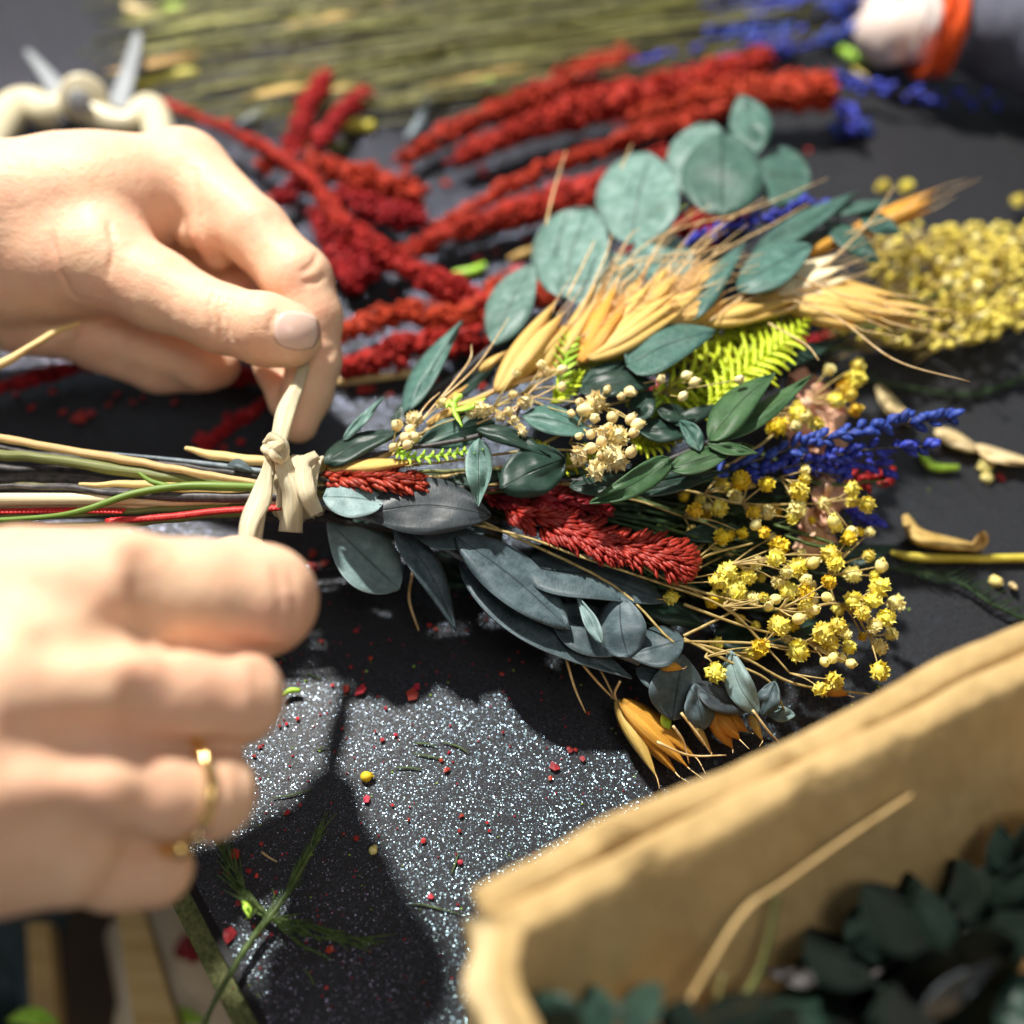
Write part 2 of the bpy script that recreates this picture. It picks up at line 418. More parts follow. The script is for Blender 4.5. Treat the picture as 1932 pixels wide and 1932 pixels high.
# ---------------------------------------------------------------- hands (signed distance fields, meshed)
def sdf_mesh(groups, cuts, res, margin=.35):
    """groups: list of (blend_to_body, inner_k, [(p0,r0,p1,r1),...]) in cm; returns MB"""
    pts = []
    for _, _, prims in groups:
        for a, ra, b, rb in prims:
            for q, r in ((a, ra), (b, rb)):
                pts += [np.array(q)-r, np.array(q)+r]
    lo = np.min(pts, 0)-margin; hi = np.max(pts, 0)+margin
    n = np.ceil((hi-lo)/res).astype(int)+1
    ax = [lo[i]+np.arange(n[i])*res for i in range(3)]
    X, Y, Z = np.meshgrid(*ax, indexing='ij'); X = X.astype(np.float32); Y = Y.astype(np.float32); Z = Z.astype(np.float32)
    def cap(a, ra, b, rb):
        a = np.array(a, float); b = np.array(b, float); d = b-a; l2 = max(float(d@d), 1e-9)
        t = np.clip(((X-a[0])*d[0]+(Y-a[1])*d[1]+(Z-a[2])*d[2])/l2, 0, 1)
        return np.sqrt((X-a[0]-t*d[0])**2+(Y-a[1]-t*d[1])**2+(Z-a[2]-t*d[2])**2)-(ra+(rb-ra)*t)
    def smin(a, b, k):
        if k <= 0: return np.minimum(a, b)
        h = np.clip(.5+.5*(b-a)/k, 0, 1)
        return b*(1-h)+a*h-k*h*(1-h)
    F = None
    for kb, ki, prims in groups:
        G = None
        for pr in prims:
            c = cap(*pr); G = c if G is None else smin(G, c, ki)
        F = G if F is None else smin(F, G, kb)
    for pts_, r, k in cuts:
        for a, b in zip(pts_[:-1], pts_[1:]):
            c = cap(a, r, b, r); F = -smin(-F, c, k)
    # surface nets
    s = F < 0
    c8 = [s[i:n[0]-1+i, j:n[1]-1+j, k:n[2]-1+k] for i in (0, 1) for j in (0, 1) for k in (0, 1)]
    cnt = sum(c.astype(np.int8) for c in c8)
    act = (cnt > 0) & (cnt < 8)
    idx = -np.ones(act.shape, np.int64); A = np.argwhere(act); idx[act] = np.arange(len(A))
    acc = np.zeros((len(A), 3)); num = np.zeros(len(A))
    offs = [(i, j, k) for i in (0, 1) for j in (0, 1) for k in (0, 1)]
    for p in offs:
        for axn in range(3):
            if p[axn] == 1: continue
            q = list(p); q[axn] = 1
            fa = F[A[:, 0]+p[0], A[:, 1]+p[1], A[:, 2]+p[2]]; fb = F[A[:, 0]+q[0], A[:, 1]+q[1], A[:, 2]+q[2]]
            cr = (fa < 0) != (fb < 0); t = np.where(cr, fa/np.where(cr, fa-fb, 1), 0)
            pt = np.tile(np.array(p, float), (len(A), 1)); pt[:, axn] += t
            acc += pt*cr[:, None]; num += cr
    vs = lo+(A+acc/num[:, None])*res
    quads = []
    for axn in range(3):
        o1, o2 = [(1, 2), (2, 0), (0, 1)][axn]
        sl0 = [slice(1, -1)]*3; sl0[axn] = slice(0, -1); sl1 = list(sl0); sl1[axn] = slice(1, None)
        sa = s[tuple(sl0)]; sb = s[tuple(sl1)]
        E = np.argwhere(sa != sb); fl_ = sa[tuple(E.T)]
        E = E+1; E[:, axn] -= 1
        def cid(d1, d2):
            c = E.copy(); c[:, o1] -= d1; c[:, o2] -= d2
            return idx[c[:, 0], c[:, 1], c[:, 2]]
        q = np.stack([cid(0, 0), cid(1, 0), cid(1, 1), cid(0, 1)], 1)
        q[~fl_] = q[~fl_][:, ::-1]
        quads.append(q)
    Q = np.concatenate(quads); Q = Q[(Q >= 0).all(1)]
    mb = MB(); mb.v = [Vector(v) for v in vs]; mb.f = [tuple(int(i) for i in f) for f in Q]; mb.uv = [[(0, 0)]*4]*len(mb.f)
    return mb

def J(px, py, h, rpx):
    return (tuple(P(px, py, h)), rpx*pxcm(px, py, h))
def chain(*js):
    js = [J(*j) for j in js]
    return [(a[0], a[1], b[0], b[1]) for a, b in zip(js[:-1], js[1:])]
def line3(*ps): return [tuple(P(*p)) for p in ps]
camc = Vector((0, -YC, CH))
def bvh(mb): return BVHTree.FromPolygons(mb.v, mb.f)
def hit(tree, px, py):
    d = (P(px, py, 0)-camc).normalized()
    return tree.ray_cast(camc, d)
def crease(tree, pts, depth=0.0):
    out = []
    for px, py in pts:
        r = hit(tree, px, py)
        if r[0] is not None: out.append(tuple(r[0]+r[1]*depth))
    return out
def patch(tree, cx, cy, ax, ay, ang, lift=.02, n=9, crown=.02):
    """a rounded plate laid on the surface seen at photo pixel (cx,cy)"""
    ca, sa = math.cos(ang), math.sin(ang); vs = []; uv = []; ok = True
    for i in range(n+1):
        for j in range(n+1):
            u = 2*i/n-1; v = 2*j/n-1
            x = u*math.sqrt(1-v*v*.42)*ax; y = v*math.sqrt(1-u*u*.42)*ay
            r = hit(tree, cx+x*ca-y*sa, cy+x*sa+y*ca)
            q = r[0] if r[0] is not None else vs[-1]
            nrm = r[1] if r[0] is not None else Vector((0, 0, 1))
            vs.append(q+nrm*(lift*(1-.8*max(u*u, v*v)**3))); uv.append((i/n, j/n))
    return MB().add(vs, [(i*(n+1)+j, i*(n+1)+j+1, (i+1)*(n+1)+j+1, (i+1)*(n+1)+j) for i in range(n) for j in range(n)], uv)

def laplace(mb, it=2):
    n = len(mb.v); V = np.array([tuple(v) for v in mb.v]); F = np.array(mb.f)
    e = np.concatenate([F[:, [0, 1]], F[:, [1, 2]], F[:, [2, 3]], F[:, [3, 0]]]); e = np.concatenate([e, e[:, ::-1]])
    cnt = np.bincount(e[:, 0], minlength=n)[:, None]
    for _ in range(it):
        S = np.stack([np.bincount(e[:, 0], V[e[:, 1], k], n) for k in range(3)], 1)/np.maximum(cnt, 1)
        V = V*.5+S*.5
    mb.v = [Vector(v) for v in V]; return mb

person = thing('person', 'person reaching in from the left, tying the bouquet with both bare hands', 'person', P(-150, 900, 0))
RES = .07
# upper hand: thumb and forefinger pinch the raffia
g1 = [
 (0, 1.0, chain((-330, 440, 5.6, 150), (-100, 425, 5.8, 150), (170, 398, 5.6, 130), (345, 335, 5.8, 84))
        + chain((-330, 500, 4.6, 150), (-60, 490, 4.6, 135), (120, 500, 4.8, 105))
        + chain((-100, 560, 3.6, 90), (110, 560, 3.4, 70))),
 (.45, .35, chain((350, 332, 5.8, 82), (480, 438, 5.7, 62), (562, 528, 5.2, 62), (588, 600, 4.6, 54), (592, 680, 3.9, 48), (580, 740, 3.4, 44), (563, 800, 3.0, 37))),
 (.5, .35, chain((60, 500, 4.9, 110), (195, 492, 5.5, 94), (300, 548, 5.25, 72), (415, 600, 5.2, 62))),
 (.07, .30, chain((385, 588, 5.25, 64), (420, 602, 5.25, 62), (500, 622, 5.3, 66), (544, 632, 5.25, 62))),
 (.25, .30, chain((270, 350, 5.2, 80), (330, 400, 4.6, 58), (400, 425, 4.4, 44), (420, 470, 3.9, 34), (470, 600, 3.4, 36), (520, 700, 3.0, 34), (536, 762, 2.9, 30))),
 (.30, .25, chain((368, 290, 5.8, 40), (392, 370, 5.85, 42), (404, 440, 5.5, 40), (412, 480, 4.9, 30))),
 (.22, .25, chain((325, 315, 5.7, 40), (346, 380, 5.6, 36), (362, 440, 5.2, 32))),
 (.22, .25, chain((285, 340, 5.6, 38), (304, 390, 5.4, 30), (320, 435, 5.0, 26))),
 (.2, .3, chain((290, 430, 3.9, 76), (400, 480, 3.7, 60), (470, 540, 3.5, 46))),
 (.3, .4, chain((40, 600, 3.3, 70), (190, 625, 3.0, 62), (300, 655, 2.8, 60), (385, 690, 2.6, 44), (415, 690, 2.5, 38))),
 (.12, .3, chain((180, 650, 2.7, 50), (300, 690, 2.3, 50), (370, 700, 2.2, 42))),
]
h1 = laplace(sdf_mesh(g1, [], RES), 1)
t1 = bvh(h1)
c1 = []
for pts in ([(404, 548), (394, 585), (402, 630)], [(420, 548), (414, 585), (420, 640)], [(436, 556), (431, 590), (436, 640)],
            [(368, 320), (369, 360), (376, 410), (382, 450)], [(520, 590), (507, 622), (522, 656)], [(205, 420), (215, 470), (205, 520)], [(600, 480), (590, 500), (570, 512)], [(612, 520), (600, 530), (575, 535)],
            [(140, 560), (110, 500), (100, 440)], [(628, 660), (612, 668), (600, 668)], [(625, 672), (612, 680), (602, 680)]):
    cc = crease(t1, [(a, b) for a, b in pts], .02)
    if len(cc) > 1: c1.append((cc, .06, .09))
h1 = laplace(sdf_mesh(g1, c1, RES), 2)
hand1 = obj('hand', h1, M['skin'], person); hand1['label'] = 'upper hand pinching the raffia between thumb and forefinger'
t1 = bvh(h1)
obj('fingernail', patch(t1, 560, 624, 44, 37, math.radians(8), .018), M['nail'], hand1, thick=.025)
# lower hand: back of the hand, fingers curled under
g2 = [
 (0, .65, chain((-420, 1330, 7.8, 240), (-150, 1330, 8.0, 225), (40, 1250, 7.8, 175))
       + chain((-200, 1500, 7.6, 215), (40, 1470, 7.5, 165))
       + chain((40, 1130, 8.6, 140), (220, 1115, 8.7, 118))
       + chain((40, 1300, 8.8, 150), (215, 1300, 8.5, 105))
       + chain((0, 1500, 8.2, 160), (175, 1485, 7.9, 98))
       + chain((-40, 1600, 7.4, 140), (130, 1625, 7.1, 84))),
 (.2, .30, chain((215, 1112, 8.6, 112), (380, 1122, 7.9, 99), (492, 1132, 7.3, 101), (470, 1110, 5.9, 70), (455, 1075, 5.3, 48), (458, 1058, 5.1, 40))),
 (.12, .30, chain((215, 1300, 8.4, 98), (340, 1312, 7.7, 87), (442, 1316, 7.1, 87), (430, 1270, 5.7, 70), (420, 1220, 5.0, 55))),
 (.12, .30, chain((180, 1482, 7.8, 90), (300, 1498, 7.1, 84), (395, 1496, 6.6, 82), (385, 1440, 5.4, 66), (380, 1390, 4.8, 52))),
 (.12, .30, chain((130, 1622, 7.0, 76), (220, 1645, 6.3, 66), (293, 1640, 5.9, 63), (290, 1580, 5.0, 52), (290, 1540, 4.6, 44))),
 (.3, .4, chain((-100, 1180, 6.8, 120), (150, 1130, 6.2, 80), (330, 1090, 5.8, 60), (440, 1068, 5.4, 46), (478, 1058, 5.2, 38))),
]
h2 = laplace(sdf_mesh(g2, [], .08), 1)
t2 = bvh(h2)
c2 = []
for pts in ([(520, 1070), (531, 1130), (524, 1190)], [(545, 1075), (557, 1130), (548, 1185)], [(500, 1270), (508, 1315), (500, 1365)],
            [(482, 1262), (488, 1315), (480, 1375)], [(452, 1450), (458, 1495), (450, 1545)], [(270, 1160), (285, 1195), (330, 1215)],
            [(255, 1060), (262, 1110), (272, 1160)], [(322, 1600), (330, 1640), (322, 1675)]):
    cc = crease(t2, pts, .02)
    if len(cc) > 1: c2.append((cc, .055, .10))
for pts in ([(285, 1188), (330, 1216), (420, 1227), (515, 1231)], [(262, 1406), (350, 1409), (460, 1406)], [(160, 1588), (250, 1582), (345, 1592)]):
    cc = crease(t2, pts, .0)
    if len(cc) > 1: c2.append((cc, .12, .18))
for pts in ([(110, 1212), (200, 1205), (280, 1200)], [(40, 1405), (140, 1402), (250, 1400)], [(20, 1568), (100, 1562), (170, 1565)], [(275, 1060), (285, 1110), (290, 1160)], [(262, 1280), (270, 1320), (262, 1370)]):
    cc = crease(t2, pts, .22)
    if len(cc) > 1: c2.append((cc, .34, .35))
h2 = laplace(sdf_mesh(g2, c2, .08), 2)
hand2 = obj('hand', h2, M['skin'], person); hand2['label'] = 'lower hand seen from its back with fingers curled under'

# ring
rg = thing('ring', 'thin gold ring with small stones on the lower hand\'s third finger', 'ring', P(345, 1495, 6.2))
fa, fb = P(300, 1498, 7.1), P(395, 1496, 6.6)
fc = fa.lerp(fb, .34); ax_ = (fb-fa).normalized(); rr = 83*pxcm(345, 1497, 6.85)+.03
ax_ = (ax_-(camc-fc).normalized()*.38).normalized()
u_ = (Vector((0, 0, 1))-ax_*ax_.z).normalized(); v_ = ax_.cross(u_)
ringpts = []
for i in range(49):
    t = 2*math.pi*i/48; dr = u_*math.cos(t)+v_*math.sin(t); hh_ = t2.ray_cast(fc, dr)
    ringpts.append(fc+dr*(min(hh_[3], rr*1.25)+.07 if hh_[0] is not None else rr))
for _ in range(3): ringpts = [(ringpts[i-1 if i else 47]+ringpts[i]*2+ringpts[(i+1) % 48])/4 for i in range(48)]; ringpts.append(ringpts[0])
obj('band', MB().tube(ringpts, .105, 8, False), M['gold'], rg)
tocam = (camc-fc).normalized()
def ringpt(px, py):
    return min(ringpts, key=lambda q: (q-P(px, py, q.z)).length)
for (px, py, s_, mt, nm) in ((337, 1583, .20, 'gold', 'setting'), (352, 1556, .14, 'gold', 'setting'), (366, 1560, .10, 'gem', 'gemstone')):
    q = ringpt(px, py)
    obj(nm, MB().ball(q+(q-fc).normalized()*.03, s_, 10, 6, (1, 1, .8), .12), M[mt], rg)

# ---------------------------------------------------------------- leaf builder
def shp(kind):
    if kind == 'round': return lambda t: max(.03, math.sin(math.pi*min(1, max(0, t))**.92)**.56)
    if kind == 'oval':  return lambda t: max(.03, math.sin(math.pi*min(1, t)**.90)**.72)
    if kind == 'lance': return lambda t: max(.02, (math.sin(math.pi*min(1, t)**.70)**.95))
    if kind == 'drop':  return lambda t: max(.04, math.sin(math.pi*min(1, t)**1.25)**.62)
    if kind == 'spade': return lambda t: max(.02, math.sin(math.pi*min(1, t)**.62)**.70)
LSEED = [0]
def leaf(parent, mat, bx, by, tx, ty, wpx, kind, h0, h1, tilt=0., cup=.08, bend=0., name='leaf', lift=.12, wob=.16):
    LSEED[0] += 1
    dx, dy = tx-bx, ty-by; l = math.hypot(dx, dy)
    mx, my = (bx+tx)/2-dy/l*bend, (by+ty)/2+dx/l*bend
    f = shp(kind)
    mb = MB().surf([(bx, by, h0), (mx, my, (h0+h1)/2+lift), (tx, ty, h1)], lambda t: wpx*f(t), tilt, cup*R.uniform(-.2, .55), 20, 8, wob, LSEED[0]*3.17)
    return obj(name, mb, M[mat], parent, thick=.035)

# ---------------------------------------------------------------- the bouquet
bq = thing('bouquet', 'tied bouquet of eucalyptus, oat, fern, lavender and small yellow flowers held above the table', 'bouquet', P(570, 930, 3.3))
# slate coloured branch along the lower side
br = obj('eucalyptus_branch', MB().ptube([(560, 925, 3.6), (640, 965, 3.5), (780, 1000, 2.7), (872, 1050, 2.3), (1000, 1130, 1.9), (1100, 1205, 1.6), (1185, 1242, 1.4), (1290, 1285, 1.1), (1440, 1345, .7)], [5, 6, 7, 8, 7, 7, 6, 5, 3], 8, 40), M['pstem'], bq)
br['label'] = 'slate grey branch along the lower side'
for a in (
    ('slate_light', 610, 938, 722, 950, 74, 'round', 4.3, 4.3, .3, .1, -4),
    ('slate_light', 619, 984, 752, 1112, 112, 'drop', 3.3, 2.7, .5, -.18, 0),
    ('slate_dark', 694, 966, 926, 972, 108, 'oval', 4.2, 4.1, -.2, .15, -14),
    ('slate', 772, 992, 918, 1002, 66, 'oval', 3.6, 3.5, .3, .1, 8),
    ('slate', 744, 990, 860, 1190, 54, 'lance', 3.9, 2.4, .5, .1, -12),
    ('slate', 862, 1013, 1074, 1188, 96, 'oval', 3.9, 3.2, .3, .1, -8),
    ('slate', 866, 1062, 1192, 1280, 92, 'lance', 3.1, 2.2, .4, .1, 10),
    ('slate', 990, 1072, 1256, 1136, 92, 'spade', 3.2, 3.0, .5, .12, -16),
    ('slate', 1040, 1150, 1180, 1230, 92, 'oval', 2.8, 2.6, .3, .1, 0),
    ('slate', 1185, 1240, 1170, 1128, 96, 'round', 2.9, 3.3, .4, .1, -6),
    ('slate', 1186, 1236, 1290, 1208, 78, 'drop', 2.9, 2.9, .4, .15, 0),
    ('slate_light', 1136, 1214, 1088, 1122, 27, 'lance', 3.3, 3.4, .3, .1, 0),
    ('slate', 1288, 1235, 1268, 1358, 104, 'drop', 2.6, 1.9, .4, .12, 0),
    ('slate', 1310, 1290, 1328, 1376, 56, 'drop', 2.4, 1.7, .4, .12, 0),
    ('slate', 1200, 1262, 1300, 1290, 62, 'oval', 2.4, 2.2, .3, .1, 0),
    ('slate_dark', 1308, 1288, 1420, 1340, 46, 'oval', 2.2, 1.6, .3, .1, 8),
    ('slate_light', 1430, 1348, 1376, 1226, 52, 'oval', 1.9, 2.6, .5, .12, -10),
    ('slate', 1438, 1350, 1462, 1286, 44, 'oval', 1.8, 2.2, .3, .1, 0),
    ('slate_light', 1450, 1345, 1500, 1350, 30, 'oval', 1.5, 1.4, .3, .1, 0)):
    a = list(a); dn = .25 if a[1] < 715 and a[2] < 970 else .62; a[7] = max(.45, a[7]-dn); a[8] = max(.35, a[8]-dn)
    o = leaf(br, *a)
# thin powdery stalks
obj('stalk', MB().ptube([(822, 1025, 2.8), (870, 1052, 2.7)], [4, 6], 6, 4), M['pstem'], br)
obj('stalk', MB().ptube([(1182, 1238, 2.1), (1248, 1262, 1.9)], [4, 3], 6, 4), M['pstem'], br)
# upper branch with round leaves
b2 = obj('eucalyptus_branch', MB().ptube([(580, 915, 3.6), (680, 850, 3.6), (800, 770, 3.6), (930, 655, 3.6), (1050, 575, 3.7), (1190, 480, 3.8), (1290, 400, 3.9), (1400, 320, 4.0), (1430, 280, 4.0)], [4, 5, 7, 7, 5, 4, 4, 4, 3], 8, 40), M['bstem'], bq)
b2['label'] = 'branch with large round green leaves reaching up to the far side'
for a in (
    ('euc_pale', 932, 652, 1006, 500, 84, 'oval', 3.9, 4.0, .5, .1, -6),
    ('euc_pale', 1056, 562, 1112, 392, 146, 'round', 3.7, 4.1, .5, -.10, -6),
    ('euc_pale', 1052, 540, 1212, 505, 100, 'round', 4.1, 4.1, .2, .1, 4),
    ('euc_pale', 1190, 462, 1226, 288, 158, 'round', 3.8, 4.2, .5, -.10, -4),
    ('euc_pale', 1192, 474, 1312, 492, 98, 'round', 4.1, 3.9, .2, .1, 2),
    ('euc', 1362, 408, 1364, 250, 156, 'round', 4.5, 4.6, .2, .08, 0),
    ('euc_pale', 1300, 372, 1345, 232, 128, 'round', 4.0, 4.2, .2, .08, 0),
    ('euc', 1424, 292, 1396, 180, 82, 'oval', 4.2, 4.5, .4, .1, 6),
    ('euc', 1424, 330, 1530, 336, 112, 'round', 4.1, 4.0, .3, .1, 0),
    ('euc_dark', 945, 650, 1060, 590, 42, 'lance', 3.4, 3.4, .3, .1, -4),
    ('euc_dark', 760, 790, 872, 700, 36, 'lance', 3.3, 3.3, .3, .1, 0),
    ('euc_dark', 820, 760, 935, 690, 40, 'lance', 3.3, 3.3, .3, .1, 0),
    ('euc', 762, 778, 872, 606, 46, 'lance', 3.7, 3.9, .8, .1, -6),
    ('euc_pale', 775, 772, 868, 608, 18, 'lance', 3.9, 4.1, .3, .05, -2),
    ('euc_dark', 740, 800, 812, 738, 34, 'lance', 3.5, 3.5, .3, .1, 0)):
    leaf(b2, *a)
# middle branches
b3 = obj('eucalyptus_branch', MB().ptube([(590, 900, 3.9), (700, 860, 4.0), (780, 845, 4.3), (880, 828, 4.5), (960, 800, 4.5), (990, 762, 4.3), (1060, 770, 4.2), (1110, 730, 4.2), (1180, 690, 4.3), (1300, 640, 4.2), (1370, 590, 4.2), (1440, 520, 4.3), (1600, 400, 4.3)], [3, 4, 4, 5, 4, 3, 3, 4, 4, 3, 3, 3, 2], 8, 60), M['bstem'], bq)
b3['label'] = 'twig with pointed teal leaves running through the middle'
for a in (
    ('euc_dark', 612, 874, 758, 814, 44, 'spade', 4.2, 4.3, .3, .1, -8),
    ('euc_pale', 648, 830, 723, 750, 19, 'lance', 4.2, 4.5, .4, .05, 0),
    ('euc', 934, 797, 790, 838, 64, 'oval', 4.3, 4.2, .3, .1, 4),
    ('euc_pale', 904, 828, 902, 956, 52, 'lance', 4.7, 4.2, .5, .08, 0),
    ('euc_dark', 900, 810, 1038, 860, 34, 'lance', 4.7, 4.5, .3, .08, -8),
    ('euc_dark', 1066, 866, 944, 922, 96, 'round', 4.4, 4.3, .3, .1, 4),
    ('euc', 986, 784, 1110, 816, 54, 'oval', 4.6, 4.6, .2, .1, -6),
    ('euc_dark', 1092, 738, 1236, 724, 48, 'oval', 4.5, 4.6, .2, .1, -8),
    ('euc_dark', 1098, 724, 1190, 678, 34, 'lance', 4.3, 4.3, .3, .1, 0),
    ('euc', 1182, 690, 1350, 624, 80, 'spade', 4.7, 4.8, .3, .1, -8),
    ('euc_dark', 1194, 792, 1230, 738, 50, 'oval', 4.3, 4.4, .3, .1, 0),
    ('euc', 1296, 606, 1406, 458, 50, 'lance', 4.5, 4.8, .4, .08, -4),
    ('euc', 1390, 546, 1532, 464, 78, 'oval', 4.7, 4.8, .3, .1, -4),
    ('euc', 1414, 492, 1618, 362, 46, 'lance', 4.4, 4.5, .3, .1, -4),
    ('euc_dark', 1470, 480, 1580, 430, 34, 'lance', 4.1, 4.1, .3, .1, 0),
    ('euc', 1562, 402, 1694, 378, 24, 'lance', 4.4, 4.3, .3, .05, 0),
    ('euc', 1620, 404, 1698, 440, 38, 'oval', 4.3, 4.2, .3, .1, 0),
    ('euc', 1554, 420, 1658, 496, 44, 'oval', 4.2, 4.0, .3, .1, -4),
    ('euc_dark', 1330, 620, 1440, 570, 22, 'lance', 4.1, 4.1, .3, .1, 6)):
    leaf(b3, *a)
b4 = obj('eucalyptus_branch', MB().ptube([(600, 920, 3.8), (800, 915, 3.8), (1000, 905, 3.8), (1180, 905, 4.1), (1265, 866, 4.4), (1340, 832, 4.5), (1440, 770, 4.5), (1525, 715, 4.4)], [4, 4, 4, 4, 5, 4, 3, 2], 8, 40), M['bstem'], bq)
b4['label'] = 'branch with long green leaves in the right half'
for a in (
    ('green', 1338, 832, 1462, 704, 66, 'lance', 4.7, 4.8, .4, .1, -8),
    ('green', 1346, 830, 1532, 708, 42, 'lance', 4.5, 4.5, .3, .1, 8),
    ('green', 1266, 866, 1112, 950, 50, 'spade', 4.7, 4.3, .3, .1, -8),
    ('green', 1264, 884, 1400, 836, 46, 'lance', 4.5, 4.5, .3, .1, 4),
    ('green', 1335, 838, 1430, 856, 26, 'lance', 4.7, 4.5, .4, .1, 0),
    ('euc', 1320, 852, 1283, 794, 36, 'oval', 4.6, 4.4, .3, .1, 6),
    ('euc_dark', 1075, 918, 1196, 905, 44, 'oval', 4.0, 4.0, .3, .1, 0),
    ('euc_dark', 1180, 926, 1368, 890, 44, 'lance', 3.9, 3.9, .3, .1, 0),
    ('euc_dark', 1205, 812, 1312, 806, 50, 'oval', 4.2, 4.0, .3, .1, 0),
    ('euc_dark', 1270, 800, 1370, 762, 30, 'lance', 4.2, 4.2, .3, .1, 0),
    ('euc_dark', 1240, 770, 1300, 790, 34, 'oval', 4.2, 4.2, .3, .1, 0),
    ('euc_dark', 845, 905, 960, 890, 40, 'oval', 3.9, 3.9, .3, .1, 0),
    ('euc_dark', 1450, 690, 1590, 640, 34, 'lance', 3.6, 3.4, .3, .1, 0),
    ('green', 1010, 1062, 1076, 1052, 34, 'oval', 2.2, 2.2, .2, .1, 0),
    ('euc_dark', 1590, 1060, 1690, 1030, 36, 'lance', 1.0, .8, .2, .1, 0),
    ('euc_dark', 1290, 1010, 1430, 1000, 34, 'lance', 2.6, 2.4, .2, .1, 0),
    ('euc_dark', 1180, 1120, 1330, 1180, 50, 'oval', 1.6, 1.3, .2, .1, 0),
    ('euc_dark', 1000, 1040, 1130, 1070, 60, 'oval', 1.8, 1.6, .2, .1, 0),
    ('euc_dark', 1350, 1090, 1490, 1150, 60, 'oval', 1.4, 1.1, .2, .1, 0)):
    leaf(b4, *a)

for i in range(18):  # hidden filler leaves, added to fill out the bouquet's shadow and dark inside
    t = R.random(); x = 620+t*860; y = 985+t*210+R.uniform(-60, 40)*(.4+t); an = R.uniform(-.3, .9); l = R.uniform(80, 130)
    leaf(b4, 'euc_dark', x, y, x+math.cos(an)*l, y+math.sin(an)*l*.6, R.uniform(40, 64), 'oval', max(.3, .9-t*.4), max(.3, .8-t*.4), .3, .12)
for i in range(7):  # more filler leaves low by the wrap, added to shade the table
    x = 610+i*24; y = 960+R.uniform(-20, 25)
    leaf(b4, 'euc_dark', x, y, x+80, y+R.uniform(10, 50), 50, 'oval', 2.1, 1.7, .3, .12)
# fine dark foliage inside the bouquet
for s0 in range(5):
    mb = MB()
    for i in range(26):
        y1 = R.uniform(860, 1110)+max(0, R.random()-.6)*350; x1 = R.uniform(1280, 1640)-abs(y1-1000)*.2
        f = R.uniform(.3, .6); x0 = 760+R.random()*200; y0 = 915+R.uniform(-20, 20)
        hh = R.uniform(.8, 2.2)
        mb.ptube([(x0, y0, 3.0), (x0+(x1-x0)*f, y0+(y1-y0)*f*.8+R.uniform(-8, 8), hh+.3), (x1, y1, hh*.8)], [3, 2.5, 1.2], 5, 8)
        for k in range(4):
            g = R.uniform(.5, .95); sx = x0+(x1-x0)*g; sy = y0+(y1-y0)*g
            mb.ptube([(sx, sy, hh), (sx+R.uniform(30, 70), sy+R.uniform(-22, 22), hh*.9+.1)], [2, 1], 4, 3)
    obj('fine_foliage', mb, M['darkgreen'], bq)
gb = MB()
for a in (((1405, 838), (1470, 870), (1590, 880)), ((1480, 890), (1560, 915), (1670, 905)), ((1460, 990), (1540, 1015), (1610, 1040)), ((1560, 720), (1600, 708), (1640, 712)),
          ((1500, 690), (1560, 660), (1620, 660)), ((1480, 1010), (1540, 1030), (1600, 1028)), ((1580, 640), (1700, 590), (1800, 535)), ((1200, 940), (1330, 985), (1420, 1025)), ((1240, 990), (1330, 1020), (1400, 1050))):
    gb.ptube([(x, y, 2.6) for x, y in a], [3, 3.5, 1.5], 5, 10)
    for k in range(8):
        q = catmull([(x, y, 2.6) for x, y in a], 8)[k]
        gb.ptube([q, (q[0]+24, q[1]+R.choice((-7, 7)), 2.7)], [1.8, .8], 4, 2)
obj('fine_foliage', gb, M['dill'], bq)

# oats: cupped husks with awns
def husk(parent, bx, by, tx, ty, wpx, h0, h1, mat='husk', n=3, awn=1.):
    wpx *= 1.04; n = n+1 if n > 1 else n; dx, dy = tx-bx, ty-by; l = math.hypot(dx, dy); nx, ny = -dy/l, dx/l
    mb = MB(); aw = MB()
    for i in range(n):
        e = (i-(n-1)/2)/max(1, n-1)*2 if n > 1 else 0
        spread = wpx*.32*e
        tt = 1-R.random()*.14
        ex, ey = bx+dx*tt+nx*spread*1.5, by+dy*tt+ny*spread*1.5
        mx, my = bx+dx*.45+nx*spread*.9, by+dy*.45+ny*spread*.9
        hz = (1-abs(e))*.18
        mb.surf([(bx, by, h0), (mx, my, (h0+h1)/2+hz+.12), (ex, ey, h1+hz)], lambda t: wpx*.78*max(.05, math.sin(math.pi*min(1, t+.03)**.72)**.85), R.uniform(-.4, .4), .42, 18, 8, .05, R.random()*50)
        if awn:
            la = R.uniform(.5, 1.1)*awn
            aw.ptube([(bx+dx*.8+nx*spread, by+dy*.8+ny*spread, h1+hz), (ex, ey, h1+hz+.05), (ex+dx*la*.5+nx*R.uniform(-12, 12), ey+dy*la*.5+ny*R.uniform(-12, 12), h1+hz+.4)], [1.8, 1.3, .5], 4, 8)
    o = obj('husk', mb, M[mat], parent, thick=.02)
    if awn: obj('awn', aw, M['awn'], o.parent)
oat = obj('oat_ear', MB().ptube([(600, 905, 4.0), (750, 850, 4.1), (850, 780, 4.2), (940, 735, 4.3), (1090, 685, 4.3), (1250, 620, 4.2), (1450, 575, 4.1), (1600, 575, 4.0)], [4, 5, 5, 5, 5, 4, 3, 2], 8, 30), M['straw'], bq)
oat['label'] = 'golden oat ear with long husks'
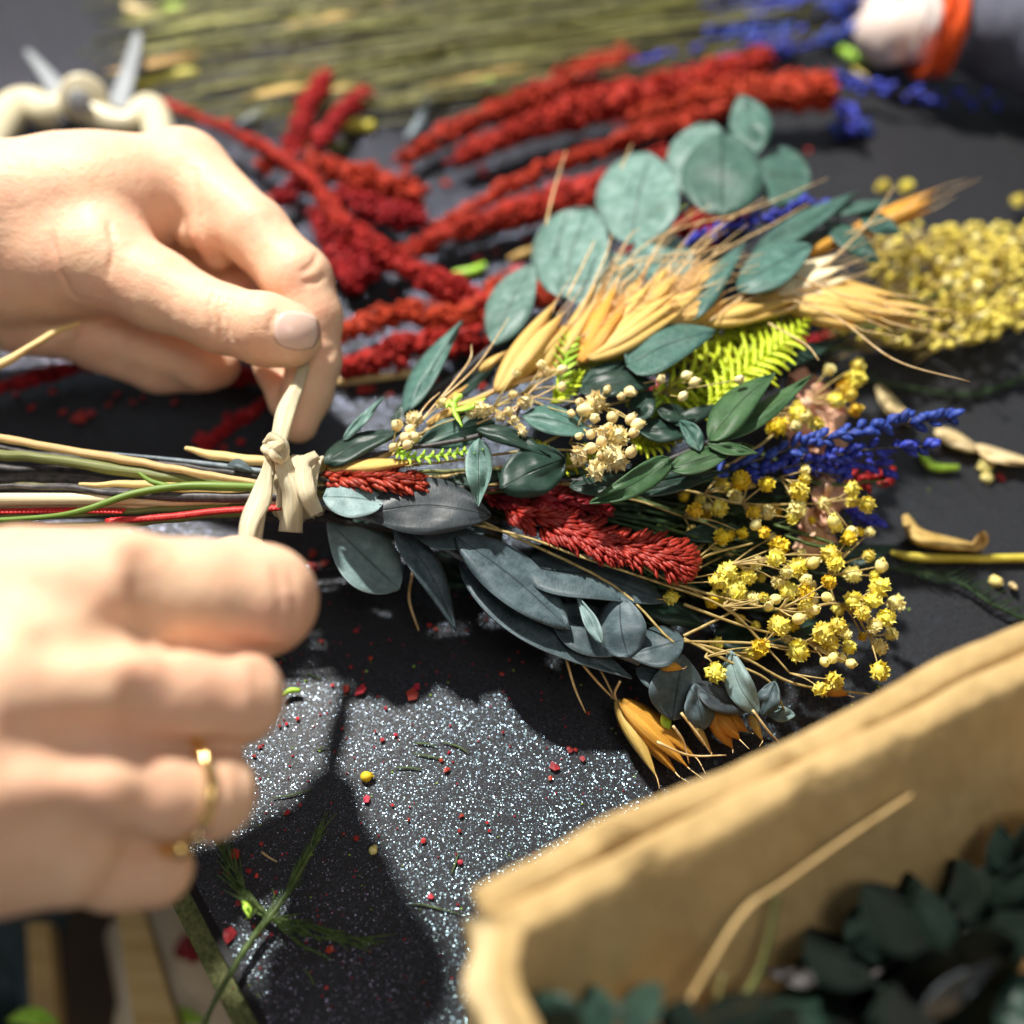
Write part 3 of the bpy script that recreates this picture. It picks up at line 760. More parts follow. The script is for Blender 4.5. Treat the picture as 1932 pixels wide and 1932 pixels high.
for a in ((936, 738, 1085, 566, 52, 4.4, 4.6, 'husk', 2), (1010, 716, 1075, 590, 36, 4.2, 4.4, 'husk', 2), (1040, 700, 1150, 530, 34, 4.3, 4.5, 'husk', 2),
          (1090, 682, 1172, 520, 40, 4.4, 4.7, 'husk_or', 2), (1096, 682, 1200, 548, 46, 4.5, 4.7, 'husk_or', 2), (1110, 676, 1295, 548, 54, 4.6, 4.8, 'husk', 3),
          (1140, 640, 1240, 520, 44, 4.4, 4.7, 'husk', 2), (1190, 610, 1290, 505, 44, 4.4, 4.7, 'husk', 2), (1220, 610, 1340, 535, 46, 4.4, 4.6, 'husk', 2),
          (1245, 612, 1385, 552, 44, 4.4, 4.5, 'husk', 3), (1250, 560, 1390, 500, 38, 4.3, 4.5, 'husk', 2), (1320, 606, 1480, 566, 40, 4.3, 4.4, 'husk', 2),
          (1360, 600, 1520, 560, 36, 4.2, 4.3, 'husk', 2), (1440, 560, 1600, 500, 50, 4.2, 4.4, 'straw_pale', 2), (1470, 560, 1650, 598, 58, 4.3, 4.2, 'husk', 3),
          (1500, 545, 1700, 585, 52, 4.2, 4.2, 'husk', 3), (1560, 570, 1770, 604, 38, 4.1, 4.0, 'husk', 2), (1470, 540, 1570, 530, 54, 4.3, 4.3, 'straw_pale', 2),
          (1590, 450, 1780, 368, 32, 3.6, 3.4, 'husk_or', 2), (1500, 480, 1600, 440, 30, 4.0, 4.0, 'husk_or', 2),
          (806, 800, 946, 732, 26, 4.3, 4.4, 'husk', 1), (618, 886, 814, 868, 32, 4.1, 4.2, 'husk', 1), (905, 700, 960, 660, 22, 4.0, 4.1, 'husk', 1),
          (840, 760, 890, 720, 14, 4.1, 4.2, 'husk', 1)):
    husk(oat, *a, awn=.8 if a[8] > 1 else 0)
aws = MB()
for a in (((1130, 575), (1205, 472), (1300, 425), (1400, 402), (1562, 336)), ((1150, 520), (1200, 490), (1290, 478), (1406, 456)), ((1160, 505), (1240, 492), (1380, 500)),
          ((1030, 425), (1045, 360), (1068, 284)), ((1172, 318), (1192, 272)), ((1120, 600), (1180, 460), (1208, 430)), ((1080, 620), (1140, 490), (1155, 440)),
          ((1240, 560), (1350, 480), (1450, 428), (1526, 384)), ((1260, 520), (1340, 440), (1446, 372)), ((1200, 560), (1250, 450), (1340, 386)), ((1250, 515), (1330, 525), (1385, 490)),
          ((1395, 545), (1480, 500), (1530, 475)), ((1480, 560), (1580, 600), (1690, 680), (1830, 720)), ((1500, 520), (1600, 560), (1700, 590)), ((1600, 440), (1700, 400), (1750, 360)),
          ((825, 760), (900, 690), (960, 600)), ((790, 800), (880, 690), (890, 650)), ((740, 860), (800, 770), (830, 740)), ((960, 790), (1010, 730), (1060, 700)), ((900, 800), (1020, 745), (1075, 715)),
          ((1340, 605), (1430, 540), (1480, 520)), ((1560, 500), (1640, 420), (1690, 350)), ((1450, 610), (1520, 650), (1545, 680)), ((1070, 560), (1110, 480), (1122, 452))):
    aws.ptube([(x, y, 4.6+.08*i) for i, (x, y) in enumerate(a)], [2.0]+[1.7]*(len(a)-2)+[.7], 5, 20)
for i in range(60):
    x = R.uniform(1080, 1340); y = 640-(x-1080)*.45+R.uniform(-20, 20); an = math.radians(R.uniform(20, 70)); l = R.uniform(60, 190)
    aws.ptube([(x, y, 4.6), (x+math.cos(an)*l*.5, y-math.sin(an)*l*.5, 4.8), (x+math.cos(an-.15)*l, y-math.sin(an-.15)*l, 5.0)], [1.6, 1.3, .5], 4, 8)
obj('awn', aws, M['awn'], oat)
oat2 = obj('oat_ear', MB().ptube([(600, 940, 3.0), (900, 1010, 2.4), (1100, 1220, 1.6), (1165, 1325, 1.0)], [3, 3, 2, 2], 6, 20), M['straw'], bq)
oat2['label'] = 'oat husks hanging beneath the slate leaves beside the box'
for a in ((1164, 1322, 1240, 1468, 42, 1.1, .5, 'husk', 1), (1172, 1322, 1300, 1450, 48, 1.3, .6, 'husk_or', 2), (1348, 1345, 1400, 1400, 44, 1.0, .5, 'husk_or', 2),
          (1240, 1250, 1290, 1262, 30, 2.1, 2.0, 'husk_or', 1), (1550, 1290, 1600, 1312, 40, 1.0, .8, 'husk_or', 1), (1300, 1350, 1345, 1425, 22, .8, .4, 'husk', 1), (1415, 1350, 1440, 1400, 20, .8, .4, 'husk', 1)):
    husk(oat2, *a, awn=.35)
a2 = MB()
for a in (((1066, 1236), (1085, 1300), (1105, 1345)), ((1096, 1250), (1130, 1290), (1165, 1325)), ((1170, 1285), (1160, 1310), (1172, 1335)), ((780, 1075), (772, 1130), (790, 1190)),
          ((1270, 1370), (1290, 1400), (1300, 1440)), ((1285, 1345), (1320, 1390), (1340, 1420)), ((1240, 1400), (1300, 1425), (1370, 1425)), ((1420, 1340), (1450, 1380), (1470, 1400))):
    a2.ptube([(x, y, 1.6-.4*i) for i, (x, y) in enumerate(a)], [2.8, 2.4, 1.2], 5, 12)
obj('awn', a2, M['awn'], oat2)['kind'] = 'stuff'
obj('leaf_stub', MB().surf([(1252, 1345, 1.2), (1262, 1385, .8)], lambda t: 20*max(.2, math.sin(math.pi*min(1, t+.1))), .3, .1, 8, 4), M['lime'], oat2, thick=.03)

# ferns
def fern(axis, lpx, h, mat='fern', n=18, wv=7, curl=0, parent=None, label=None):
    wv *= 1.4; lpx *= 1.15
    q = catmull([(x, y, h) for x, y in axis], n*2)
    st = MB().tube([P(*c) for c in q], [.035*(1-.7*i/(n*2)) for i in range(n*2+1)], 6)
    o = obj('fern_frond', st, M[mat], bq)
    if label: o['label'] = label
    pm = MB()
    for i in range(1, n*2):
        c = q[i]; a = q[i-1]; b = q[min(i+1, n*2)]
        dx, dy = b[0]-a[0], b[1]-a[1]; l = math.hypot(dx, dy); dx /= l; dy /= l
        t = i/(n*2); ll = lpx*math.sin(math.pi*min(1, .18+t*.82)**.9)*R.uniform(.8, 1.1)
        sd = 1 if i % 2 else -1
        ex = c[0]+(-dy*sd*.9+dx*.5)*ll; ey = c[1]+(dx*sd*.9+dy*.5)*ll
        hz = R.uniform(-.12, .25)
        mx = (c[0]+ex)/2+dx*ll*.10; my = (c[1]+ey)/2+dy*ll*.10
        pm.surf([(c[0], c[1], c[2]), (mx, my, c[2]+.1), (ex+dx*curl, ey+dy*curl, c[2]+hz)],
                lambda t2: wv*(1-.75*t2)*(1+.35*math.sin(t2*34)), R.uniform(-1.5, 1.5), .5, 12, 2)
    obj('pinnae', pm, M[mat], o, thick=.02)
fern([(1225, 745), (1330, 700), (1450, 655), (1500, 625)], 52, 3.9, n=16, wv=9, label='lime green fern frond, middle one')
fern([(1330, 770), (1400, 705), (1470, 655), (1530, 600)], 56, 4.1, n=16, wv=9)
fern([(1215, 700), (1310, 660), (1400, 620), (1480, 590)], 44, 3.7, n=15, wv=9)
fern([(1210, 775), (1280, 755), (1360, 745), (1420, 735)], 46, 3.6, n=13, wv=9)
fern([(1240, 790), (1340, 735), (1420, 690), (1470, 640)], 50, 3.5, n=16, wv=8)
fern([(1330, 660), (1420, 625), (1500, 600), (1560, 590)], 40, 3.6, n=14, wv=8)
fern([(1090, 690), (1150, 665), (1210, 640)], 34, 3.9, 'fern', n=11, wv=8, curl=5)
fern([(960, 870), (1060, 878), (1180, 862)], 24, 3.8, 'fern', n=13, wv=7)
fern([(1180, 740), (1210, 760), (1260, 770)], 30, 4.0, 'lime', n=9, wv=7, curl=4)
fern([(1190, 830), (1230, 838), (1290, 830)], 26, 3.7, n=8, wv=8)
fern([(1062, 735), (1066, 690), (1075, 650), (1085, 625)], 24, 4.5, 'lime', n=9, wv=7, curl=6)
fern([(1040, 760), (1070, 730), (1100, 700)], 22, 4.2, 'fern', n=8, wv=7, curl=6)
fern([(738, 842), (770, 862), (830, 860), (880, 852), (915, 846)], 14, 4.5, 'lime', n=14, wv=6)
fern([(980, 840), (1010, 850), (1050, 850)], 22, 4.1, 'fern', n=8, wv=7)
fern([(1060, 880), (1100, 860), (1140, 850)], 20, 3.8, 'fern', n=8, wv=7)
fb = MB()
for a in (((860, 742), (858, 775), (872, 805)), ((858, 775), (885, 768), (916, 752)), ((858, 772), (848, 760), (842, 770)), ((872, 745), (862, 752), (852, 768))):
    fb.surf([(x, y, 4.9) for x, y in a], lambda t: 11*max(.25, math.sin(math.pi*min(1, t*.9+.1))), .5, .4, 10, 4)
obj('fern_frond', fb, M['lime'], bq, thick=.03)

# small flowers -- prototypes
def flower_proto(seed, petals=34, ruff=.8):
    r = random.Random(seed); mb = MB()
    mb.ball((0, 0, 0), .72, 8, 6, (1, 1, 1), .3)
    for i in range(petals):
        z = 1-1.75*(i+.5)/petals; ph = i*2.39996+r.uniform(-.3, .3); s_ = math.sqrt(max(0, 1-z*z))
        d = Vector((s_*math.cos(ph), s_*math.sin(ph), z)); t = d.orthogonal().normalized(); t.rotate(Matrix.Rotation(r.uniform(0, 6.28), 3, d)); bt = d.cross(t)
        R1 = r.uniform(.82, 1.08); wd = r.uniform(.28, .46); vs = []
        for k in range(4):
            u = k/3; rad = .3+(R1-.3)*u; w2 = wd*(.45+.9*u-.45*u*u)
            for e in (-1, 0, 1):
                vs.append(d*(rad-(.07 if e == 0 else 0)*u*2+r.uniform(-.04, .04))+t*w2*e+bt*(ruff*.25*u*u+.06*e*e))
        mb.add(vs, [(k*3+j, k*3+j+1, (k+1)*3+j+1, (k+1)*3+j) for k in range(3) for j in range(2)])
    return mb
def bud_proto(seed):
    r = random.Random(seed); mb = MB(); vs = []; n, m = 10, 8
    for i in range(m+1):
        th = math.pi*i/m
        for k in range(n):
            ph = 2*math.pi*k/n; j = 1+.10*math.cos(5*ph)*math.sin(th)
            vs.append(Vector((math.sin(th)*math.cos(ph)*j, math.sin(th)*math.sin(ph)*j, math.cos(th)*1.1+(.25 if i == 0 else 0))))
    mb.add(vs, [(i*n+k, (i+1)*n+k, (i+1)*n+(k+1) % n, i*n+(k+1) % n) for i in range(m) for k in range(n)])
    for k in range(5):
        a = k*1.257; mb.add([(math.cos(a)*.2, math.sin(a)*.2, .9), (math.cos(a+.5)*.55, math.sin(a+.5)*.55, 1.05), (math.cos(a)*.35, math.sin(a)*.35, 1.45), (math.cos(a-.5)*.55, math.sin(a-.5)*.55, 1.05)], [(0, 1, 2, 3)])
    return mb
FM = {}
def proto_mesh(key, mb, mat):
    me = bpy.data.meshes.new(key); me.from_pydata([tuple(v) for v in mb.v], [], mb.f)
    me.polygons.foreach_set('use_smooth', [True]*len(me.polygons)); me.materials.append(M[mat]); FM[key] = me
for mt in ('cream', 'yellow', 'ochre', 'paleyel'):
    for k in range(3): proto_mesh('flower_%s_%d' % (mt, k), flower_proto(k*7+3), mt)
    proto_mesh('bud_%s' % mt, bud_proto(3), mt)
for k in range(2): proto_mesh('floret_far_%d' % k, flower_proto(k+40, 9), 'farplant')
proto_mesh('floret_far_p', flower_proto(44, 9), 'farplant2')
def put_flower(parent, px, py, h, rpx, mat, bud=False, name=None, key=None):
    me = FM[key] if key else FM['bud_%s' % mat] if bud else FM['flower_%s_%d' % (mat, R.randrange(3))]
    nm = name or ('bud' if bud else 'flower_head')
    o = bpy.data.objects.new(nm, me); COL.objects.link(o); o.parent = parent
    p = P(px, py, h); o.location = p*.01-worldloc(parent)
    r = rpx*(1.12 if not bud else 1.0)*pxcm(px, py, h)*.01; o.scale = (r, r, r*(1.0 if not bud else 1.05))
    o.rotation_euler = (R.uniform(-.6, .6), R.uniform(.2, 1.4), R.uniform(-1, 1)) if bud else (R.uniform(0, 6), R.uniform(0, 6), R.uniform(0, 6))
    return o
def spray(nodes, mains, flowers, stemmat, label, spx=2.2, hjit=.4):
    """nodes: (px,py,h); every flower hangs by a thin stalk from the nearest node on its left"""
    mb = MB()
    for m_ in mains: mb.ptube(m_, [spx*1.6]+[spx*1.3]*(len(m_)-2)+[spx*.9], 6, 24)
    fl_ = []
    for px, py, h, r, mt, bd in flowers:
        h = h+R.uniform(-hjit, hjit)
        nd = min(nodes, key=lambda q: math.hypot(px-q[0], (py-q[1])*1.6)+(300 if q[0] > px-12 else 0))
        mb.ptube([nd, ((nd[0]+px)/2, (nd[1]+py)/2+R.uniform(-9, 5), (nd[2]+h)/2+.1), (px, py, h)], [spx, spx*.8, spx*.6], 5, 7)
        fl_.append((px, py, h, r, mt, bd))
    o = obj('flower_spray', mb, M[stemmat], bq); o['label'] = label
    for f in fl_: put_flower(o, *f)
    return o
def c4(l): return [(860.4+x*.3563, 573.6+y*.3563, r*.3563) for x, y, r in l]
cr = c4([(740, 520, 50), (680, 560, 34), (655, 520, 24), (800, 455, 21), (920, 465, 30), (875, 490, 22), (830, 600, 31), (810, 650, 24), (925, 610, 30), (960, 640, 33), (940, 685, 28), (735, 605, 28), (650, 700, 20),
         (715, 690, 26), (860, 700, 52), (790, 680, 36), (655, 800, 44), (715, 765, 31), (765, 800, 24), (840, 820, 62), (800, 790, 40), (925, 785, 30), (745, 880, 48), (770, 730, 30),
         (320, 365, 25), (455, 325, 30), (480, 360, 28), (560, 350, 26), (300, 480, 25), (365, 520, 36), (280, 570, 28), (130, 560, 40), (85, 580, 30), (235, 600, 28),
         (1220, 380, 25), (1260, 415, 28), (1500, 400, 25), (1085, 400, 25), (1200, 490, 25), (340, 660, 28), (310, 610, 24), (560, 440, 24), (610, 580, 22)])
cl = [(458.9+x*.3563, 688.4+y*.3563, r*.3563) for x, y, r in [(815, 320, 32), (905, 285, 38), (885, 345, 28), (860, 385, 30), (900, 385, 32), (870, 425, 26), (795, 435, 22), (1050, 205, 30), (1260, 245, 34), (1300, 240, 30), (1480, 360, 26)]]
fls = []
for i, (x, y, r) in enumerate(cr+cl):
    fls.append((x, y, 4.9 if x > 1060 else 4.7, r*(1.15 if r > 12 else 1.0), 'cream', r < 12.5 and x > 1000 or x < 780))
spray([(1075, 835, 4.2), (1095, 800, 4.3), (1120, 850, 4.4), (985, 745, 4.2), (930, 770, 4.2), (1130, 770, 4.5), (740, 850, 4.2), (880, 795, 4.2), (1250, 740, 4.0), (1160, 730, 4.0)],
      [[(620, 895, 3.9), (850, 870, 4.0), (1000, 850, 4.1), (1120, 850, 4.4)], [(620, 895, 3.9), (800, 830, 4.0), (930, 770, 4.2), (1060, 700, 4.3)], [(1000, 850, 4.1), (1095, 800, 4.3), (1130, 770, 4.5), (1250, 740, 4.0)], [(620, 895, 3.9), (700, 870, 4.0), (740, 850, 4.2)]],
      fls, 'ystem', 'cream white baby\'s breath in the middle of the bouquet', 1.9, .12)
yl = '590,500,60,o;700,440,55,y;700,385,30,y;745,450,45,c;800,490,45,y;690,500,35,c;390,800,55,o;530,815,45,o;740,740,30,c;740,790,35,y;710,850,55,y;140,960,45,o;270,945,50,y;220,935,26,c;460,965,40,o;535,970,42,c;470,1035,30,b;695,950,55,c;670,1000,34,y;895,1015,35,b;290,1100,45,o;400,1080,34,o;520,1080,34,o;600,1150,55,o;580,1220,50,y;480,1245,40,c;320,1290,55,y;265,1345,50,y;360,1390,68,y;430,1320,45,y;600,1345,40,c;700,1270,55,y;745,1335,38,b;460,1440,40,c;520,1430,30,y;580,1440,30,b;650,1400,55,y;740,1405,50,o;740,1480,50,y;790,1500,30,b;880,1200,58,y;905,1250,48,y;870,1345,40,o;1000,1305,50,c;1155,1260,36,b;1140,1370,60,y;1110,1450,50,y;1230,1460,48,c;1000,1450,50,y;1050,1520,45,y;1180,1540,52,y;1120,1590,42,c;1210,1630,38,c;1145,1700,45,c;600,1585,60,y;705,1545,32,b;920,1580,50,y;830,1630,62,y;880,1670,50,y;960,1630,35,c;980,1700,42,y;850,1780,30,b;890,1760,30,b;940,1760,26,b;990,1790,28,b;700,1720,64,y;495,1700,50,o;1145,1830,56,y;255,1835,58,g;15,1430,44,y;1000,840,45,y;1080,925,48,y;1000,910,40,y;975,1110,44,o;990,1070,28,b;1020,410,40,o;910,360,48,y;1010,250,58,y;950,300,50,o;1030,170,40,y;870,190,34,c;900,1880,50,y;830,1930,44,y;990,330,36,y;640,1290,36,c;780,1240,36,b;540,1480,26,b;860,1430,28,b'
A_, B_ = [], []
for it in yl.split(';'):
    x, y, r, k = it.split(','); x, y, r = float(x), float(y), float(r)
    X_, Y_ = 1262+x*.3468, 631+y*.3468
    h = 3.4-(Y_-900)/400*1.5 if Y_ > 900 else 3.4
    h = max(1.3, min(3.6, h))-(max(0, X_-1550)/150*.5)
    mt = {'o': 'ochre', 'y': 'yellow', 'c': 'paleyel', 'b': 'paleyel', 'g': 'yellow'}[k]
    (A_ if Y_ < 1010 else B_).append((X_, Y_, max(.5, h), r*.3468*.98, mt, k == 'b'))
for i in range(34):
    X_ = R.uniform(1330, 1650); Y_ = R.uniform(1010, 1260)-abs(X_-1500)*.1
    B_.append((X_, Y_, max(.5, 2.3-(Y_-1000)/260), R.uniform(8, 14), R.choice(['ochre', 'yellow', 'paleyel']), R.random() < .25))
for i in range(22):
    A_.append((R.uniform(1280, 1580), R.uniform(890, 1010), 2.5, R.uniform(8, 14), R.choice(['ochre', 'yellow', 'ochre', 'paleyel']), R.random() < .2))
spray([(1420, 850, 3.3), (1330, 930, 3.2), (1250, 920, 3.2), (1400, 950, 3.1), (1290, 975, 3.0), (1470, 900, 3.1), (1430, 790, 3.4), (1520, 760, 3.2), (1550, 950, 2.8)],
      [[(620, 930, 3.4), (900, 915, 3.3), (1250, 920, 3.2), (1400, 950, 3.1), (1550, 950, 2.8)], [(1060, 910, 3.3), (1250, 930, 3.2), (1420, 850, 3.3), (1520, 760, 3.2)], [(1000, 920, 3.2), (1180, 940, 3.1), (1290, 975, 3.0)]],
      A_, 'ystem', 'yellow baby\'s breath on the right side of the bouquet', 1.8, .25)
spray([(1262, 1100, 2.8), (1365, 1145, 2.6), (1290, 1200, 2.2), (1440, 1215, 2.0), (1590, 1140, 2.0), (1560, 1085, 2.3), (1490, 1270, 1.6), (1380, 1065, 2.8), (1470, 1150, 2.4), (1640, 1200, 1.7), (1520, 1210, 1.9), (1330, 1240, 2.1), (1235, 1130, 2.4)],
      [[(640, 935, 3.2), (960, 1005, 3.3), (1088, 1048, 3.2), (1230, 1095, 3.0), (1365, 1145, 2.6), (1440, 1215, 2.0), (1490, 1270, 1.6)],
       [(1088, 1048, 3.2), (1180, 1050, 3.0), (1232, 1080, 3.0), (1300, 1110, 2.8), (1470, 1150, 2.4), (1590, 1140, 2.0), (1640, 1200, 1.7)],
       [(900, 980, 3.2), (1150, 1100, 2.7), (1262, 1205, 2.4), (1290, 1210, 2.2), (1440, 1215, 2.0), (1600, 1240, 1.4)],
       [(1262, 1100, 2.8), (1330, 1050, 2.9), (1420, 1025, 2.8)], [(1290, 1200, 2.2), (1370, 1160, 2.4), (1420, 1130, 2.5)], [(1280, 1205, 2.2), (1400, 1240, 1.9), (1500, 1290, 1.4), (1640, 1310, .9)],
       [(1290, 1205, 2.2), (1380, 1250, 1.9), (1450, 1285, 1.5), (1480, 1340, 1.0)], [(1290, 1140, 2.6), (1400, 1180, 2.3), (1520, 1210, 1.9)]],
      B_, 'ystem', 'yellow baby\'s breath with bare branching stalks at the lower right of the bouquet', 2.0, .3)

# lavender spikes
def floret(mb, p, d, L_, w_):
    d = d.normalized(); t = d.orthogonal().normalized(); b = d.cross(t); vs = []; n = 6
    prof = [(0, .25), (.25, .8), (.55, 1), (.8, .7), (1, .18)]
    for u, rr_ in prof:
        for k in range(n):
            a = 2*math.pi*k/n; vs.append(p+d*(u*L_)+(t*math.cos(a)+b*math.sin(a))*rr_*w_*(1+.18*math.cos(3*a)))
    mb.add(vs, [(i*n+k, i*n+(k+1) % n, (i+1)*n+(k+1) % n, (i+1)*n+k) for i in range(4) for k in range(n)]+[tuple(4*n+k for k in range(n))])
def spike(mb, path, rpx, cnt, L_=.42, w_=.11):
    q = [P(*c) for c in catmull(path, 40)]
    for i in range(cnt):
        t = (i+R.random())/cnt*39.9; k = int(t); p = q[k].lerp(q[min(k+1, 40)], t-k); ax = (q[min(k+1, 40)]-q[max(0, k-1)]).normalized()
        if R.random() < .12: continue
        an = R.random()*6.28; o = ax.orthogonal().normalized(); o.rotate(Matrix.Rotation(an, 3, ax))
        rr_ = rpx*pxcm(*path[0]); floret(mb, p+o*rr_*.25, (ax*.75+o*R.uniform(.35, .8)), L_*R.uniform(.7, 1.1), w_*R.uniform(.8, 1.15))
for i, (path, r, n_, lb) in enumerate((
    ([(1350, 895, 3.4), (1480, 850, 3.7), (1600, 815, 3.8), (1700, 800, 3.8), (1796, 790, 3.8)], 16, 110, 'upper blue lavender spike at the right end'),
    ([(1400, 900, 3.1), (1530, 872, 3.3), (1640, 848, 3.4), (1775, 842, 3.4)], 15, 90, 'lavender spike just below the upper one'),
    ([(1500, 880, 2.9), (1600, 868, 2.9), (1680, 885, 2.8)], 14, 46, 'short dark lavender spike'),
    ([(1292, 466, 4.0), (1370, 430, 4.1), (1460, 405, 4.1), (1552, 378, 4.1)], 12, 66, 'blue lavender spike beyond the oat awns'),
    ([(1430, 870, 3.0), (1540, 890, 2.9), (1590, 900, 2.8)], 12, 34, 'stub of lavender beneath the spikes'),
    ([(1590, 960, 1.6), (1650, 985, 1.4)], 10, 14, 'lavender stub at the lower right'))):
    st = MB().ptube([path[0][:2]+(path[0][2],)]+path[1:], 2.4, 6, 16)
    o = obj('lavender_stem', st, M['bstem'], bq); o['label'] = lb
    m_ = MB(); spike(m_, path, r, int(n_*.72)); obj('flower_spike', m_, M['blue'], o)

# red leafy spikes inside the bouquet
def bracts(mb, path, rpx, cnt, lpx, wpx, lay=3, hj=.3, flat=.55):
    q = catmull(path, 60)
    for i in range(cnt):
        t = (i+.5)/cnt*59; k = int(t); a = q[k]; b = q[k+1]; f = t-k
        c = [a[j]+(b[j]-a[j])*f for j in range(3)]; dx, dy = b[0]-a[0], b[1]-a[1]; l = math.hypot(dx, dy) or 1; dx /= l; dy /= l
        env = math.sin(math.pi*min(1, .12+.8*i/cnt))**.5
        e = R.uniform(-1, 1); z = math.sqrt(1-e*e)
        sx = c[0]-dy*e*rpx*env*.45; sy = c[1]+dx*e*rpx*env*.45
        an = e*1.1+R.uniform(-.15, .15); ca, sa = math.cos(an), math.sin(an)
        ex = sx+(dx*ca-dy*sa)*lpx*env; ey = sy+(dx*sa+dy*ca)*lpx*env
        h = c[2]+z*hj*env
        mb.surf([(sx, sy, h), ((sx+ex)/2, (sy+ey)/2, h+.10), (ex, ey, h+.04)], lambda t2: wpx*max(.06, math.sin(math.pi*min(1, t2*.95+.05)**.8)), e*.8, .6, 5, 2)
for path, rp, c_, lp, wp, lb in (
    ([(955, 955, 3.0), (1040, 985, 3.1), (1130, 1020, 3.1), (1190, 1045, 3.1)], 42, 210, 36, 13, 'feathery red spike in the centre'),
    ([(1150, 1025, 3.2), (1220, 1040, 3.2), (1275, 1058, 3.1), (1308, 1070, 3.0)], 44, 150, 34, 12, 'tip of the feathery red spike'),
    ([(905, 925, 2.9), (990, 935, 3.0), (1080, 950, 3.0), (1150, 962, 2.9)], 34, 150, 32, 12, 'dark red spike behind the round leaf'),
    ([(608, 898, 3.9), (680, 898, 4.0), (740, 902, 4.0), (806, 915, 3.9)], 18, 80, 34, 16, 'red bracts beside the raffia knot'),
    ([(1330, 680, 3.2), (1400, 700, 3.2), (1470, 690, 3.2)], 24, 50, 30, 12, 'red bits behind the fern'),
    ([(1600, 905, 1.9), (1650, 900, 1.9), (1680, 890, 1.8)], 18, 24, 26, 14, 'red bracts at the far right end')):
    m_ = MB(); bracts(m_, path, rp, c_, lp, wp); m_.ptube(path, [5, 6, 3], 6, 12)
    o = obj('red_spike', m_, M['red'], bq, thick=.015); o['label'] = lb

# crumpled pink petals
for (a, wd, sd) in (([(1530, 742, 3.0), (1560, 800, 2.9), (1560, 860, 2.8)], 74, 1), ([(1556, 860, 2.6), (1566, 920, 2.5), (1560, 985, 2.3)], 72, 2),
                    ([(1500, 700, 2.9), (1530, 740, 2.9), (1590, 780, 2.7)], 60, 3), ([(1530, 960, 2.3), (1545, 1010, 2.2), (1510, 1052, 2.0)], 70, 4), ([(1500, 760, 2.8), (1520, 820, 2.7), (1570, 870, 2.4)], 80, 5)):
    m_ = MB().surf(a, lambda t: wd*(.55+.45*math.sin(math.pi*t)+.12*math.sin(17*t+sd)), .9, .5, 26, 14, .55, sd*5.3, twist=lambda t: .2*math.sin(9*t+sd))
    for j, v in enumerate(m_.v):
        v += Vector((noise.noise(v*1.6+Vector((sd, 0, 0))), noise.noise(v*1.6+Vector((0, sd, 9))), noise.noise(v*2.6+Vector((5, 0, sd)))))*.22
    obj('pink_petal', m_, M['pink'], bq, thick=.02)

